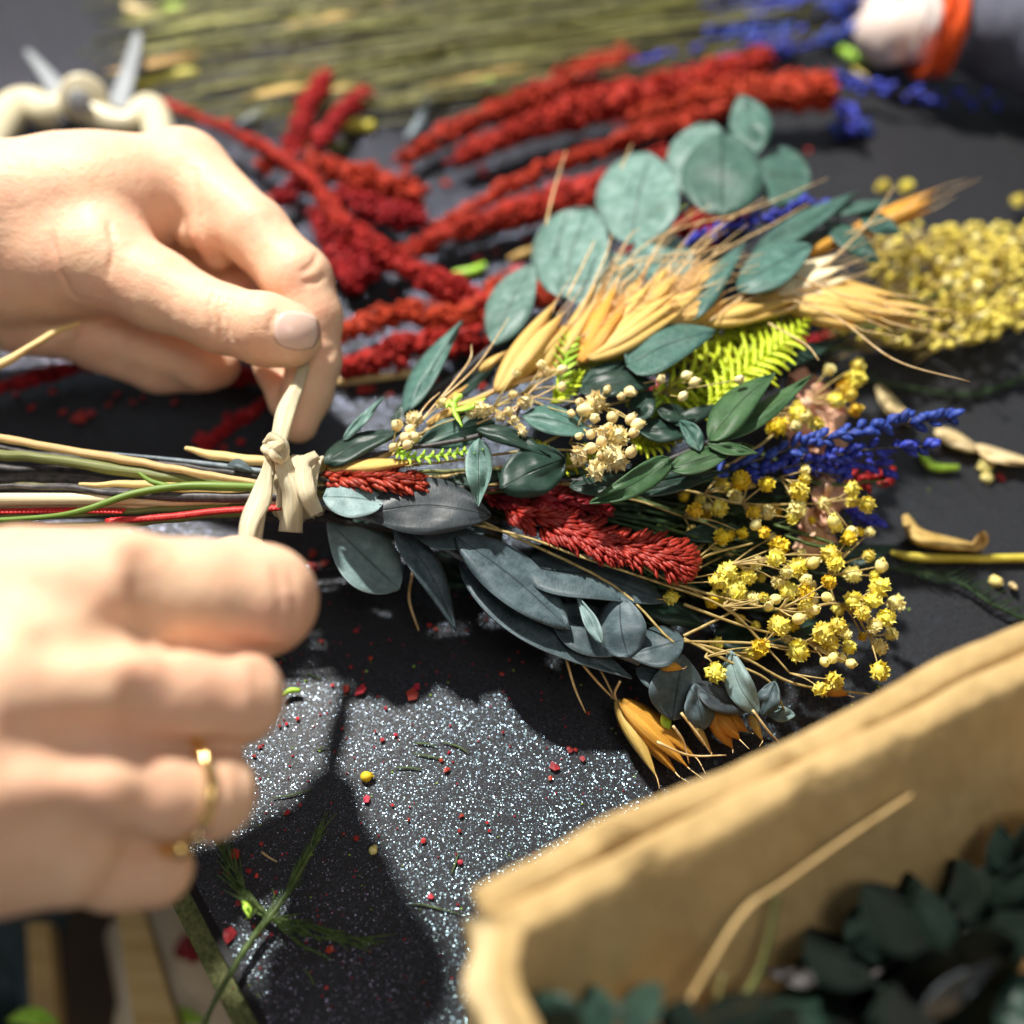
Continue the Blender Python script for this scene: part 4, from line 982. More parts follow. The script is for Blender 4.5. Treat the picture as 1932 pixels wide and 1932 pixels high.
# stems leaving the bundle to the left
stems = [
 ('straw', [(-120, 800, 4.4), (0, 826, 4.3), (230, 866, 4.2), (400, 898, 4.2), (560, 926, 4.1)], [8, 8, 8, 7, 6]),
 ('olive', [(-120, 842, 4.2), (0, 858, 4.1), (150, 874, 4.1), (300, 898, 4.0), (420, 915, 3.9), (560, 925, 3.9)], [11, 11, 11, 10, 8, 6]),
 ('bstem', [(-120, 830, 3.7), (100, 858, 3.7), (330, 880, 3.7), (470, 895, 3.8), (570, 905, 3.8)], [5, 5, 6, 7, 7]),
 ('pstem', [(150, 850, 3.8), (330, 868, 3.8), (460, 885, 3.9), (560, 900, 3.9)], [2, 4, 6, 6]),
 ('straw', [(350, 848, 3.9), (400, 858, 3.9), (500, 872, 4.0), (580, 880, 4.0)], [4, 9, 9, 7]),
 ('straw_pale', [(-120, 944, 4.0), (0, 942, 4.0), (200, 942, 4.0), (360, 946, 3.9), (560, 934, 3.8)], [12, 12, 11, 8, 5]),
 ('bstem', [(-120, 922, 4.1), (60, 918, 4.1), (180, 926, 4.2), (330, 938, 4.2), (560, 938, 4.0)], [4, 5, 6, 9, 9]),
 ('bstem', [(-120, 900, 3.6), (150, 905, 3.6), (400, 925, 3.6), (560, 930, 3.6)], [9, 9, 9, 8]),
 ('straw', [(150, 915, 3.9), (260, 914, 3.9), (380, 925, 3.9), (520, 930, 3.9)], [4, 8, 8, 6]),
 ('grass', [(-60, 985, 4.3), (90, 975, 4.4), (160, 962, 4.5), (250, 932, 4.5), (340, 918, 4.4), (430, 918, 4.3), (560, 922, 4.1)], [5, 5, 6, 7, 8, 9, 6]),
 ('grass', [(262, 892, 4.3), (285, 908, 4.3), (320, 918, 4.3)], [3, 5, 6]),
 ('pinkred', [(-120, 966, 3.8), (0, 966, 3.8), (120, 964, 3.8), (230, 966, 3.8)], [5, 5, 5, 4]),
 ('pinkred', [(200, 984, 4.0), (320, 975, 4.0), (420, 964, 4.0), (545, 958, 4.0)], [6, 6, 6, 5]),
 ('olive', [(-100, 976, 3.7), (100, 972, 3.7), (300, 962, 3.7), (540, 950, 3.6)], [5, 5, 6, 5]),
 ('olive', [(-100, 990, 3.5), (200, 990, 3.5), (380, 975, 3.5), (540, 958, 3.5)], [5, 6, 6, 5]),
 ('straw_pale', [(-120, 956, 3.6), (120, 955, 3.7), (300, 955, 3.7), (540, 945, 3.6)], [6, 6, 6, 5]),
 ('bstem', [(-100, 880, 3.3), (200, 890, 3.3), (540, 915, 3.3)], [7, 7, 6]),
 ('bstem', [(-100, 940, 3.2), (200, 930, 3.2), (540, 930, 3.2)], [8, 8, 6]),
 ('bstem', [(-100, 972, 3.1), (250, 968, 3.1), (540, 950, 3.1)], [6, 7, 6]),
 ('bstem', [(600, 905, 4.0), (700, 912, 4.05), (830, 918, 4.0), (960, 920, 3.9)], [4, 5, 4, 3]),
 ('olive', [(600, 910, 3.9), (800, 890, 4.0), (980, 885, 4.0)], [4, 4, 2]),
 ('straw', [(600, 918, 3.8), (780, 905, 3.9), (960, 880, 4.0), (1100, 880, 4.0)], [4, 4, 3, 2]),
 ('olive', [(600, 930, 3.6), (800, 935, 3.4), (1000, 925, 3.2), (1200, 935, 3.0)], [4, 4, 3, 2]),
 ('straw', [(-60, 700, 4.6), (0, 688, 4.6), (95, 632, 4.5), (150, 610, 4.3)], [8, 8, 6, 4]),
]
for i in range(16):  # lower stems thickening the bundle, added to shade the table below
    y0 = R.uniform(905, 985); y1 = R.uniform(915, 985); h_ = R.uniform(1.7, 2.9)
    stems.append((R.choice(['bstem', 'olive', 'bstem', 'olive2']), [(-120, y0, h_+.4), (200, y0*.6+y1*.4, h_+.2), (540, y1, h_), (720, y1+R.uniform(-10, 40), h_*.75), (950, y1+R.uniform(0, 90), h_*.5)], [6, 7, 8, 7, 4]))
for mt, pth, rr_ in stems:
    m_ = MB().ptube(pth, rr_, 8, 36)
    if mt in ('bstem', 'olive', 'straw'):
        for v in m_.v: v += Vector((0, noise.noise(v*1.5), noise.noise(v*1.5+Vector((9, 0, 0)))))*.05
    if mt == 'pinkred':
        for i, v in enumerate(m_.v): pass
        q = catmull(pth, 90)
        for i in range(90):
            p = P(*q[i]); d = P(*q[i+1])-p; s_ = 1 if i % 2 else -1
            floret(m_, p, d.normalized()+Vector((0, .45*s_, .25)), .16, .05)
    obj('stem', m_, M[mt], bq)
# leaf scraps caught in the stems
obj('leaf_scrap', MB().surf([(430, 878, 4.1), (450, 875, 4.2), (478, 890, 4.1)], lambda t: 18*max(.1, math.sin(math.pi*t)), .3, .2, 8, 4), M['slate'], bq, thick=.03)

# ---------------------------------------------------------------- raffia tie
rf = thing('raffia_tie', 'cream raffia strip wrapped and half knotted round the bouquet stems', 'raffia', P(540, 900, 3.3))
def wrap_band(cx, wpx, top, bot, hc, lean, seed, mat='raffia'):
    """a band that goes all the way round the bundle"""
    n = 36; vs = []; uv = []; cy = (top+bot)/2; ry = (bot-top)/2*pxcm(cx, cy, hc); c = P(cx, cy, hc); hw = wpx/2*pxcm(cx, cy, hc)
    ns = 8
    for i in range(n+1):
        a = 2*math.pi*i/n
        for j in range(ns+1):
            e = 2*j/ns-1
            r_ = ry*(1+.05*noise.noise(Vector((a*1.0 if i < n else 0, e*2, seed))))+.03*abs(math.sin(e*5+seed))+.02
            vs.append(c+Vector((e*hw+lean*math.cos(a)*.5, r_*math.cos(a), r_*.86*math.sin(a)))); uv.append((i/n*3, j/ns))
    return MB().add(vs, [(i*(ns+1)+j, (i+1)*(ns+1)+j, (i+1)*(ns+1)+j+1, i*(ns+1)+j+1) for i in range(n) for j in range(ns)], uv)
obj('wrap', wrap_band(588, 44, 862, 972, 3.7, .10, 1), M['raffia'], rf, thick=.03)
obj('wrap', wrap_band(560, 38, 868, 985, 3.75, .22, 2), M['raffia'], rf, thick=.03)
obj('wrap', wrap_band(572, 30, 860, 978, 3.85, -.25, 3), M['raffia'], rf, thick=.03)
obj('wrap', wrap_band(538, 24, 870, 975, 3.7, .1, 6), M['raffia'], rf, thick=.03)
def rib(path, ws, name='strand', tw=0., cup=.2):
    f = lambda t: catmull([(w_,) for w_ in ws], 40)[int(round(t*40))][0]
    return obj(name, MB().surf(path, f, .2, cup, 40, 6, .06, R.random()*9, twist=(lambda t: tw*math.sin(t*7))), M['raffia'], rf, thick=.045)
rib([(584, 655, 4.3), (574, 692, 4.5), (560, 730, 4.7), (540, 775, 4.8), (530, 815, 4.9), (522, 850, 5.0)], [16, 18, 24, 34, 32, 30], tw=.08)
rib([(572, 670, 4.2), (566, 700, 4.4), (552, 750, 4.5), (530, 800, 4.6), (515, 840, 4.8)], [8, 14, 16, 18], tw=.1)
rib([(515, 845, 5.0), (505, 885, 5.0), (492, 940, 5.2), (472, 985, 5.3), (464, 1040, 5.2)], [22, 22, 40, 36, 30], tw=.1)
rib([(520, 845, 4.9), (514, 880, 4.9), (500, 935, 5.0), (485, 985, 5.1), (482, 1040, 5.0)], [14, 12, 18, 26, 18], tw=.1)
rib([(528, 850, 4.95), (538, 890, 4.9), (552, 940, 4.6), (548, 1004, 4.0)], [26, 34, 36, 44], tw=.1)
rib([(598, 858, 4.6), (574, 880, 4.8), (578, 930, 4.8), (598, 970, 4.3)], [18, 30, 34, 24], tw=.1)
kn = MB()
for a, r0 in (([(500, 838, 4.9), (512, 826, 5.2), (532, 834, 5.2), (538, 858, 5.0), (520, 868, 4.9), (502, 854, 4.9)], 9), ([(505, 862, 5.0), (518, 846, 5.35), (536, 838, 5.1)], 11), ([(498, 846, 5.0), (515, 858, 5.3), (534, 872, 5.0)], 10), ([(510, 830, 5.0), (522, 850, 5.1), (528, 874, 5.0)], 13)):
    kn.ptube(a, [r0*.8]+[r0]*(len(a)-2)+[r0*.7], 8, 18)
for v in kn.v: v += Vector((noise.noise(v*3), noise.noise(v*3+Vector((7, 0, 0))), noise.noise(v*3+Vector((0, 7, 0)))))*.07
obj('knot', kn, M['raffia'], rf)

# ---------------------------------------------------------------- red amaranth lying behind
def knobbly(path, r, dens=1.0, mat='redbg', bl=.28):
    r = [x*.88 for x in r]
    mb = MB().ptube(path, [x*.72 for x in r], 10, 60)
    for v in mb.v: v += Vector((noise.noise(v*1.9), noise.noise(v*1.9+Vector((5, 0, 0))), noise.noise(v*1.9+Vector((0, 5, 0)))))*.42
    q = catmull(path, 40); rr_ = r if hasattr(r, '__len__') else [r]*len(path); rs = [x[0] for x in catmull([(z,) for z in rr_], 40)]
    length = sum((P(*q[i+1])-P(*q[i])).length for i in range(40)); cnt = int(length*66*dens)
    for i in range(cnt):
        t = R.random()*39.99; k = int(t); c = q[k]; p = P(*c).lerp(P(*q[k+1]), t-k); ax = (P(*q[k+1])-P(*c)).normalized()
        o = ax.orthogonal().normalized(); o.rotate(Matrix.Rotation(R.random()*6.28, 3, ax)); rc = rs[k]*pxcm(*c)*(1+.55*noise.noise(p*1.3))
        floret(mb, p+o*rc*.6, o+ax*R.uniform(-.2, 1.1), bl*R.uniform(.6, 1.3)*(.55+rc), .095*R.uniform(.7, 1.6))
    return mb
reds = [
 ('red amaranth stalk crossing behind the upper hand with its bare end by the shears', [[(306, 192, 1.2), (440, 250, 1.4), (540, 305, 1.5), (610, 370, 1.5), (650, 430, 1.3)]], [[4, 8, 16, 20, 20]], [3.0]),
 ('upright red amaranth tip nearest the shears', [[(545, 290, 1.3), (580, 205, 1.2), (614, 146, 1.0)]], [[12, 17, 15]], None),
 ('red amaranth tip right beside the yellow button flowers', [[(598, 275, 1.2), (640, 220, 1.0), (692, 176, .9)]], [[10, 15, 13]], None),
 ('thick red amaranth head in the middle of the tangle', [[(580, 300, 1.0), (660, 335, 1.2), (720, 350, 1.3), (795, 368, 1.2)], [(640, 360, 1.0), (720, 400, 1.1), (800, 410, 1.0)]], [[14, 24, 28, 20], [14, 22, 14]], None),
 ('dark red amaranth clump beside the curled forefinger', [[(600, 400, .8), (630, 470, .9), (668, 540, .8)], [(640, 430, 1.0), (690, 470, 1.1), (700, 520, .9)]], [[14, 22, 18], [16, 24, 18]], None),
 ('red amaranth head sloping down towards the bouquet leaves', [[(650, 425, 1.4), (760, 500, 1.5), (850, 545, 1.4), (940, 600, 1.2)]], [[18, 24, 26, 22]], None),
 ('red amaranth with a clustered tip at the top of the pile', [[(760, 300, .8), (880, 235, .9), (980, 195, 1.0), (1090, 150, 1.1), (1185, 105, 1.0)]], [[12, 18, 24, 30, 26]], None),
 ('long bushy red amaranth reaching the top edge of the pile', [[(860, 300, .9), (1000, 240, 1.2), (1130, 200, 1.4), (1290, 165, 1.5), (1450, 110, 1.2)]], [[14, 26, 38, 38, 22]], None),
 ('smooth bright red stalk in front of the bushy one', [[(820, 430, .8), (1000, 335, 1.2), (1180, 265, 1.6), (1365, 208, 1.8)]], [[12, 15, 20, 22]], None),
 ('second smooth red stalk below the bright one', [[(810, 450, .8), (980, 390, 1.1), (1120, 345, 1.4), (1260, 290, 1.6)]], [[12, 20, 24, 20]], None),
 ('big blunt red amaranth head pointing right', [[(1180, 230, 1.2), (1330, 190, 1.5), (1460, 175, 1.7), (1565, 172, 1.7)]], [[14, 30, 42, 40]], None),
 ('red amaranth head under the pale round leaves', [[(700, 510, .8), (850, 440, 1.0), (1000, 400, 1.1), (1130, 380, 1.0)]], [[10, 16, 22, 18]], None),
 ('red amaranth lying just behind the bouquet wrap side', [[(640, 630, .8), (760, 590, 1.0), (880, 600, 1.2), (960, 540, 1.2), (1060, 570, 1.2)]], [[14, 24, 28, 28, 24]], None),
 ('red amaranth head lying nearest the fingertips', [[(640, 700, .7), (700, 680, .8), (790, 655, .9), (920, 640, 1.0)]], [[14, 24, 26, 22]], None),
 ('dull red stalk on the table beyond the left stems', [[(-60, 745, .4), (60, 715, .5), (160, 690, .6), (290, 692, .5), (420, 700, .4), (520, 715, .4)]], [[6, 12, 10, 10, 14, 16]], None),
 ('thin red stalk under the knot side', [[(380, 845, .4), (440, 800, .5), (520, 745, .6)]], [[12, 9, 8]], None),
 ('short red side twig by the forefinger knuckle', [[(520, 380, .8), (570, 345, 1.0)], [(490, 322, .8), (530, 300, 1.0)]], [[12, 12], [11, 11]], None),
 ('red amaranth showing through between disc leaves and lavender', [[(1190, 470, .6), (1290, 430, .7), (1400, 400, .7)], [(1270, 420, .7), (1350, 450, .6)]], [[14, 20, 14], [16, 14]], None),
 ('dark red amaranth beneath the fern', [[(1250, 640, .5), (1400, 690, .6), (1560, 640, .6)]], [[14, 18, 12]], None),
]
for lb, paths, rads, _ in reds:
    root = thing('red_amaranth', lb, 'dried flower', P(paths[0][0][0], paths[0][0][1], 0), 'red amaranth lying on the table')
    for pth, r in zip(paths, rads):
        bare = 'smooth' in lb or 'stalk' in lb
        obj('flower_head', knobbly(pth, r, .5 if 'smooth' in lb else 1.0, 'redbg', .18 if bare else .30), M['redbg'], root)
    pth = paths[0]
    obj('stem', MB().ptube([(pth[0][0]-24, pth[0][1]+6, pth[0][2]), pth[0], pth[1]], 3.5, 6, 8), M['redstem'], root)

# ---------------------------------------------------------------- bundle of lavender stalks at the back
for i in range(125):
    f = i/124.; x0 = R.uniform(150, 640); y0 = 30+R.random()*230-(640-x0)*.08
    sl = -R.uniform(.10, .24); x1 = R.uniform(1250, 1760); y1 = y0+(x1-x0)*sl+R.uniform(-25, 25)
    y1 = max(-70, min(110, y1)); h = R.uniform(.15, 1.6)
    dark = R.random() < .15
    root = thing('lavender_stalk', 'thin olive lavender stalk in the loose bundle lying along the back', 'dried flower', P(x0, y0, 0), 'lavender stalks in the bundle at the back')
    path = [(x0, y0, h*.4), ((x0+x1)/2, (y0+y1)/2+R.uniform(-18, 18), h), (x1, y1, h)]
    obj('stem', MB().ptube(path, [1.5, 2.3, 1.4], 5, 12), M['olive2' if not dark else 'bstem'], root)
    if x1 > 1330:
        m_ = MB(); spike(m_, [(x1-8, y1, h), (x1+50, y1-12, h), (x1+110, y1-24, h)], 10, 24, .5, .14)
        obj('flower_spike', m_, M['blue'], root)
for i, (a, lb) in enumerate((([(1560, 150), (1700, 175), (1900, 190)], 'dark blue lavender spike beneath the grey sleeve'), ([(1370, 75), (1420, 70), (1480, 60)], 'blue lavender spike at the left end of the blue heads'),
                       ([(1560, 250), (1600, 245), (1640, 240)], 'loose blue lavender piece lying right of the red heads'), ([(1580, 190), (1600, 215), (1610, 235)], 'small blue lavender crumb above the loose piece'), ([(1180, 120), (1260, 110), (1320, 95)], 'bluish lavender piece lying on the red heads'))):
    root = thing('lavender_stalk', lb, 'dried flower', P(a[0][0], a[0][1], 0))
    m_ = MB(); pth = [(x, y, 1.0 if i != 2 else .3) for x, y in a]; spike(m_, pth, 14, 40 if i < 2 else 22, .5, .15); obj('flower_spike', m_, M['blue'], root)
    obj('stem', MB().ptube(pth, 2.5, 5, 8), M['bstem'], root)
# a few broad dry blades among them
for i in range(16):
    x0 = R.uniform(150, 800); y0 = R.uniform(10, 200); l = R.uniform(120, 300)
    o = obj('dried_grass', MB().surf([(x0, y0, .4), (x0+l*.5, y0-l*.10, .9), (x0+l, y0-l*.2, .5)], lambda t: 13*max(.15, math.sin(math.pi*t)), .4, .2, 12, 3), M['olive2' if i % 3 else 'tan_leaf'], None, thick=.02)
    tag(o, 'flat dry blade lying among the olive stalks at the back', 'dried leaf', 'dry blades among the back stalks')

# ---------------------------------------------------------------- yellow bunch at right
for bi, (cx, cy, sx, sy, n_, lb) in enumerate((
    (1790, 490, 130, 60, 95, 'left part of the blurred yellow baby\'s breath bunch beyond the oat'),
    (1900, 520, 120, 90, 95, 'yellow baby\'s breath bunch running off the right edge'),
    (1740, 600, 150, 48, 95, 'yellow baby\'s breath lying nearest the lavender tips'))):
    root = thing('yellow_flower_bunch', lb, 'dried flower', P(cx, cy, 0))
    mb = MB(); pts = []
    for i in range(n_):
        a = R.random()*6.28; rr_ = math.sqrt(R.random()); x = cx+math.cos(a)*sx*rr_*1.1; y = cy+math.sin(a)*sy*rr_
        h = R.uniform(.3, 2.6)
        pts.append((x, y, h)); mb.ptube([(x-R.uniform(50, 110), y+R.uniform(-10, 50), h*.5), (x, y, h)], [1.8, 1.2], 4, 3)
    obj('stalks', mb, M['ystem'], root)
    for (x, y, h) in pts:
        put_flower(root, x, y, h, R.uniform(5, 13), 'yellow', key=R.choice(['floret_far_0', 'floret_far_1', 'floret_far_p']), name='flower_head')
    mb2 = MB()
    for i in range(190):
        a = R.random()*6.28; rr_ = R.random()**.42*1.08; x = cx+math.cos(a)*sx*rr_*1.15; y = cy+math.sin(a)*sy*rr_*1.1
        mb2.ball(P(x, y, R.uniform(.2, 2.2)), R.uniform(.05, .15), 6, 4, (1, 1, 1), .5)
    o = obj('small_blossoms', mb2, M['farplant'], root); o['kind'] = 'stuff'
for (x, y) in ((1665, 352), (1712, 352), (1920, 378)):
    root = thing('yellow_blossom', 'single round yellow blossom on the far rim of the yellow bunch', 'blossom', P(x, y, 0), 'blossoms on the rim of the yellow bunch')
    put_flower(root, x, y, .6, 13, 'yellow')

# ---------------------------------------------------------------- shears
sh = thing('pruning_shears', 'open pruning shears with cream handles and steel blades behind the upper hand', 'shears', P(150, 200, 0))
def plate(pts, h, th): 
    q = [P(x, y, h) for x, y in pts]; return MB().prism([(p.x, p.y) for p in q], h, h+th)
obj('blade', plate([(205, 205), (235, 130), (252, 78), (262, 66), (270, 76), (266, 120), (252, 180), (240, 215)], 1.3, .25), M['steel'], sh, bevel=.06, smooth=False)
obj('blade', plate([(48, 105), (60, 102), (100, 140), (140, 180), (132, 205), (96, 190), (76, 150)], 1.0, .25), M['steel'], sh, bevel=.06, smooth=False)
obj('handle', MB().ptube([(150, 196, 1.1), (95, 214, 1.0), (62, 196, 1.0), (30, 204, 1.0), (0, 240, 1.0), (-50, 330, 1.0)], [34, 31, 30, 33, 36, 38], 14, 30), M['shear_cream'], sh)
obj('handle', MB().ptube([(150, 200, 1.2), (200, 226, 1.1), (244, 232, 1.1), (276, 206, 1.1), (294, 222, 1.1), (302, 280, 1.1), (300, 380, 1.1)], [36, 26, 22, 28, 29, 30, 32], 14, 34), M['shear_cream'], sh)
obj('hub', MB().tube([P(158, 186, .6), P(158, 186, 1.9)], .92, 28), M['shear_cream'], sh, bevel=.15)
obj('pivot_bolt', MB().tube([P(150, 192, 1.9), P(150, 192, 2.1)], .42, 20), M['steel'], sh, bevel=.05)
obj('spring', plate([(210, 190), (245, 185), (256, 205), (220, 212)], .9, .5), M['darkrubber'], sh, bevel=.1)
obj('latch', plate([(110, 238), (140, 234), (190, 238), (200, 256), (120, 256)], .6, .6), M['darkrubber'], sh, bevel=.1)

# ---------------------------------------------------------------- the other person at the back
p2 = thing('person', 'person at the far right in grey sleeve with orange cuff', 'person', P(1850, 100, 0))
gg = [(0, .5, chain((1830, 40, 2.8, 55), (1740, 50, 2.6, 48), (1690, 60, 2.3, 50), (1665, 62, 2.1, 44))),
      (.3, .3, chain((1670, 45, 2.2, 26), (1640, 38, 2.0, 18), (1618, 50, 1.5, 14))),
      (.2, .3, chain((1665, 65, 2.1, 26), (1635, 62, 1.8, 18), (1622, 74, 1.3, 14))),
      (.2, .3, chain((1672, 85, 2.0, 26), (1645, 85, 1.6, 18), (1635, 95, 1.1, 14))),
      (.2, .3, chain((1685, 100, 1.8, 22), (1664, 104, 1.4, 16), (1655, 110, 1.0, 13))),
      (.2, .3, chain((1690, 30, 2.6, 24), (1665, 12, 2.4, 18), (1640, 8, 2.0, 15)))]
M['skin_pale'] = simple('pale_skin', (.68, .56, .50), (.76, .64, .58), 60, .5, .3, .0006, 0, .4)
obj('hand', laplace(sdf_mesh(gg, [], .10), 1), M['skin_pale'], p2)
def sleeve(name, stops, mat, seed):
    n = 28; pts = catmull(stops, 30); vs = []; uv = []
    c3 = [P(*c[:3]) for c in pts]
    for i, c in enumerate(pts):
        r_ = c[3]*pxcm(*c[:3]); d = (c3[min(i+1, 30)]-c3[max(0, i-1)]).normalized(); a = (Vector((0, 0, 1))-d*d.z).normalized(); b = d.cross(a)
        for k in range(n):
            th = 2*math.pi*k/n; f = 1+.10*noise.noise(Vector((math.cos(th)*1.2, math.sin(th)*1.2, i*.16+seed)))*2
            vs.append(c3[i]+(a*math.cos(th)+b*math.sin(th))*r_*f); uv.append((i/30, k/n))
    return obj(name, MB().add(vs, [(i*n+k, i*n+(k+1) % n, (i+1)*n+(k+1) % n, (i+1)*n+k) for i in range(30) for k in range(n)], uv), M[mat], p2, thick=.15)
sleeve('sleeve', [(1786, 42, 2.9, 80), (1830, 46, 2.9, 86), (1900, 54, 2.95, 98), (1990, 68, 3.0, 112), (2150, 90, 3.1, 130)], 'knit', 2)
sleeve('cuff', [(1742, 42, 2.9, 88), (1762, 42, 2.9, 96), (1788, 42, 2.9, 92)], 'orange', 0)
sleeve('cuff_lining', [(1716, 44, 2.7, 58), (1730, 44, 2.7, 66), (1750, 44, 2.7, 66)], 'white_cuff', 0)

# ---------------------------------------------------------------- cardboard box, near right
bx = thing('cardboard_box', 'open brown cardboard box with a worn rim in the near right corner', 'box', P(1500, 1650, 0))
HB = 7.0
O1, O2 = P(884, 1664, HB), P(1836, 1208, HB); I1, I2 = P(968, 1762, HB), P(1914, 1240, HB)
ud = (O2-O1).normalized(); nn_ = Vector((ud.y, -ud.x, 0)); nn_ = nn_ if nn_.y < 0 else -nn_   # towards the inside
TH = abs((I1-O1).dot(nn_)); Lw = 24.0; LEAN = 4.8
def wall(origin, du, dn, length, th0, th1, top, seed, amp=.05, z0=.06, nl=80, nz=16, lean=0.):
    """a wall as a rounded slab: a closed loop swept along du"""
    loop = []; origin = Vector((origin.x, origin.y, 0))
    for k in range(nz+1): loop.append((th0, z0+(top-.06-z0)*k/nz))
    m_ = (th0+th1)/2; w2 = (th1-th0)/2
    for k in range(1, 6):
        a = math.pi-math.pi*k/6; loop.append((m_+w2*math.cos(a), top-.06+.06*math.sin(a)))
    for k in range(nz+1): loop.append((th1, top-.06-(top-.06-z0)*k/nz))
    n = len(loop); vs = []; uv = []
    for i in range(nl+1):
        s_ = i/nl*length
        for k, (t_, z) in enumerate(loop):
            q = Vector((s_*.35, t_*.8+seed, z*.35))
            zf = z/top; d_ = amp*2.2*noise.noise(q)+.5*amp*noise.noise(q*3.3)
            crs = .22*math.exp(-((s_-2.6)/.22)**2)+.20*math.exp(-((s_-5.9)/.22)**2)+.10*math.exp(-((s_-6.4-.2*z)/.1)**2)
            vs.append(origin+du*s_+dn*(t_+lean*(1-zf)+d_-(crs if k > n/2 else 0))+Vector((0, 0, z+(zf**4)*(amp*1.6*noise.noise(Vector((s_*.9, seed, 0)))+amp*.8*noise.noise(Vector((s_*3, seed, 4)))))))
            uv.append((i/nl, k/n))
    fs = [(i*n+k, i*n+(k+1) % n, (i+1)*n+(k+1) % n, (i+1)*n+k) for i in range(nl) for k in range(n)]
    fs += [tuple(range(n)), tuple(nl*n+k for k in range(n-1, -1, -1))]
    return MB().add(vs, fs, uv)
obj('outer_flap', wall(O1, ud, nn_, Lw, 0, TH*.46, HB-.12, 1, .06, lean=LEAN), M['kraft'], bx)
obj('wall', wall(O1+ud*.15, ud, nn_, Lw, TH*.52, TH, HB, 7, .06, lean=LEAN), M['kraft'], bx)
LD = (P(948, 1990, HB)-P(925, 1765, HB)); LD.z = 0; LD.normalize(); ln = Vector((-LD.y, LD.x, 0)); ln = ln if ln.x > 0 else -ln
S0 = P(868, 1730, HB)
wl = wall(S0, LD, ln, 22, 0, .52, HB-.1, 11, .10); 
for v in wl.v:
    s_ = (v-S0).dot(LD); v += ln*(.16*math.sin(s_*4.6))*(v.z/HB)**2
obj('outer_flap', wl, M['kraft_pale'], bx)
wl = wall(S0+ln*.58, LD, ln, 22, 0, .40, HB, 15, .08)
for v in wl.v:
    s_ = (v-S0).dot(LD); v += ln*(.12*math.sin(s_*3.6+1))*(v.z/HB)**2
obj('wall', wl, M['kraft'], bx)
cB = O1+ud*Lw+LD*21; cF = S0+LD*21.5
obj('wall', wall(Vector((cF.x, cF.y, 0)), (Vector((cB.x-cF.x, cB.y-cF.y, 0))).normalized(), Vector((0, 1, 0)), 26, 0, .4, HB, 21, .05), M['kraft'], bx)
obj('wall', wall(Vector((O2.x, O2.y, 0))+ud*9, LD, -ln, 21, 0, .4, HB, 25, .05), M['kraft'], bx)
for o in bx.children:
    pass
fp = [O1+nn_*TH*.5, O1+ud*Lw+nn_*TH*.5, cB, cF+ln*.5, S0+ln*.5]
obj('bottom', MB().prism([(p.x, p.y) for p in fp], .03, .09), M['kraft'], bx, smooth=False)

# things in the box
def ipt(px, py, back=0.3):
    """point just in front of the inner far wall seen at that pixel"""
    wp = O1+nn_*(TH+back); d = (P(px, py, 0)-camc); nv = nn_+Vector((0, 0, LEAN/HB)); t = (wp-camc).dot(nv)/d.dot(nv); q = camc+d*t
    return q
st = MB().tube(catmull([ipt(1270, 1945, .9), ipt(1335, 1830, .7), ipt(1405, 1720, .5), ipt(1480, 1665, .4), ipt(1600, 1580, .3), ipt(1720, 1500, .25)], 30), [.05]*15+[.04]*16, 8)
tag(obj('straw_stalk', st, M['kraft'], None), 'pale straw stalk leaning up the inside wall of the cardboard box', 'stalk')
st = MB().tube(catmull([ipt(1370, 1930, .7), ipt(1425, 1850, .6), ipt(1450, 1780, .5), ipt(1468, 1690, .4)], 20), .06, 6)
tag(obj('olive_stalk', st, M['olive'], None), 'thin olive stalk standing beside the straw in the cardboard box', 'stalk')
st = MB().tube(catmull([ipt(1345, 1945, .7), ipt(1355, 1880, .6), ipt(1365, 1840, .5)], 10), .05, 6)
tag(obj('olive_stalk', st, M['olive2'], None), 'short olive stalk left of the longer one inside the box', 'stalk')
def box_branch(lb, path, leaves, h, extra=26):
    root = thing('dark_leaf_branch', lb, 'leafy branch', P(path[0][0], path[0][1], h), 'dark eucalyptus in the cardboard box')
    obj('stem', MB().ptube([(x, y, h) for x, y in path], 7, 8, 16), M['bstem'], root)
    for (a, b, c, d, w_, k, dh, mt) in leaves:
        c, d = a+(c-a)*1.3, b+(d-b)*R.uniform(1.05, 1.35)
        leaf(root, mt, a, b, c, d, w_*1.15, k, h+dh, h+dh+R.uniform(-1, .8), R.uniform(-1.5, 1.5), .3, R.uniform(-14, 14))
    for i in range(extra):
        q = R.choice(path[:-1]); a = q[0]+R.uniform(-60, 160); b = q[1]+R.uniform(-30, 110); an = R.uniform(0, 6.28); l = R.uniform(90, 150)
        leaf(root, 'box_leaf', a, b, a+math.cos(an)*l, b+math.sin(an)*l*.8, R.uniform(50, 100), 'oval', h-R.uniform(.3, 2), h-R.uniform(-.6, 2), R.uniform(-2, 2), .3)
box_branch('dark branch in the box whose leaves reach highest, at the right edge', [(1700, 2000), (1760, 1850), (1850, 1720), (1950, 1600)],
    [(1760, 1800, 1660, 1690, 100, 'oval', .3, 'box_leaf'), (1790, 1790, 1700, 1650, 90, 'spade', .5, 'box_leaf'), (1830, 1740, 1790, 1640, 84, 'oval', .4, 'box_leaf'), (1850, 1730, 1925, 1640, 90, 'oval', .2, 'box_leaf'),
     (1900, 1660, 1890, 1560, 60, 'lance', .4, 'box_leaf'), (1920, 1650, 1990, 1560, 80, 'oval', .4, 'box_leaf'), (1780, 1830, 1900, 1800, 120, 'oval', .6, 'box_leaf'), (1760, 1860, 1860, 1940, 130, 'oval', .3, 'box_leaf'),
     (1840, 1760, 1960, 1760, 110, 'oval', .5, 'box_leaf'), (1880, 1700, 1990, 1690, 100, 'oval', .1, 'box_leaf')], 4.6)
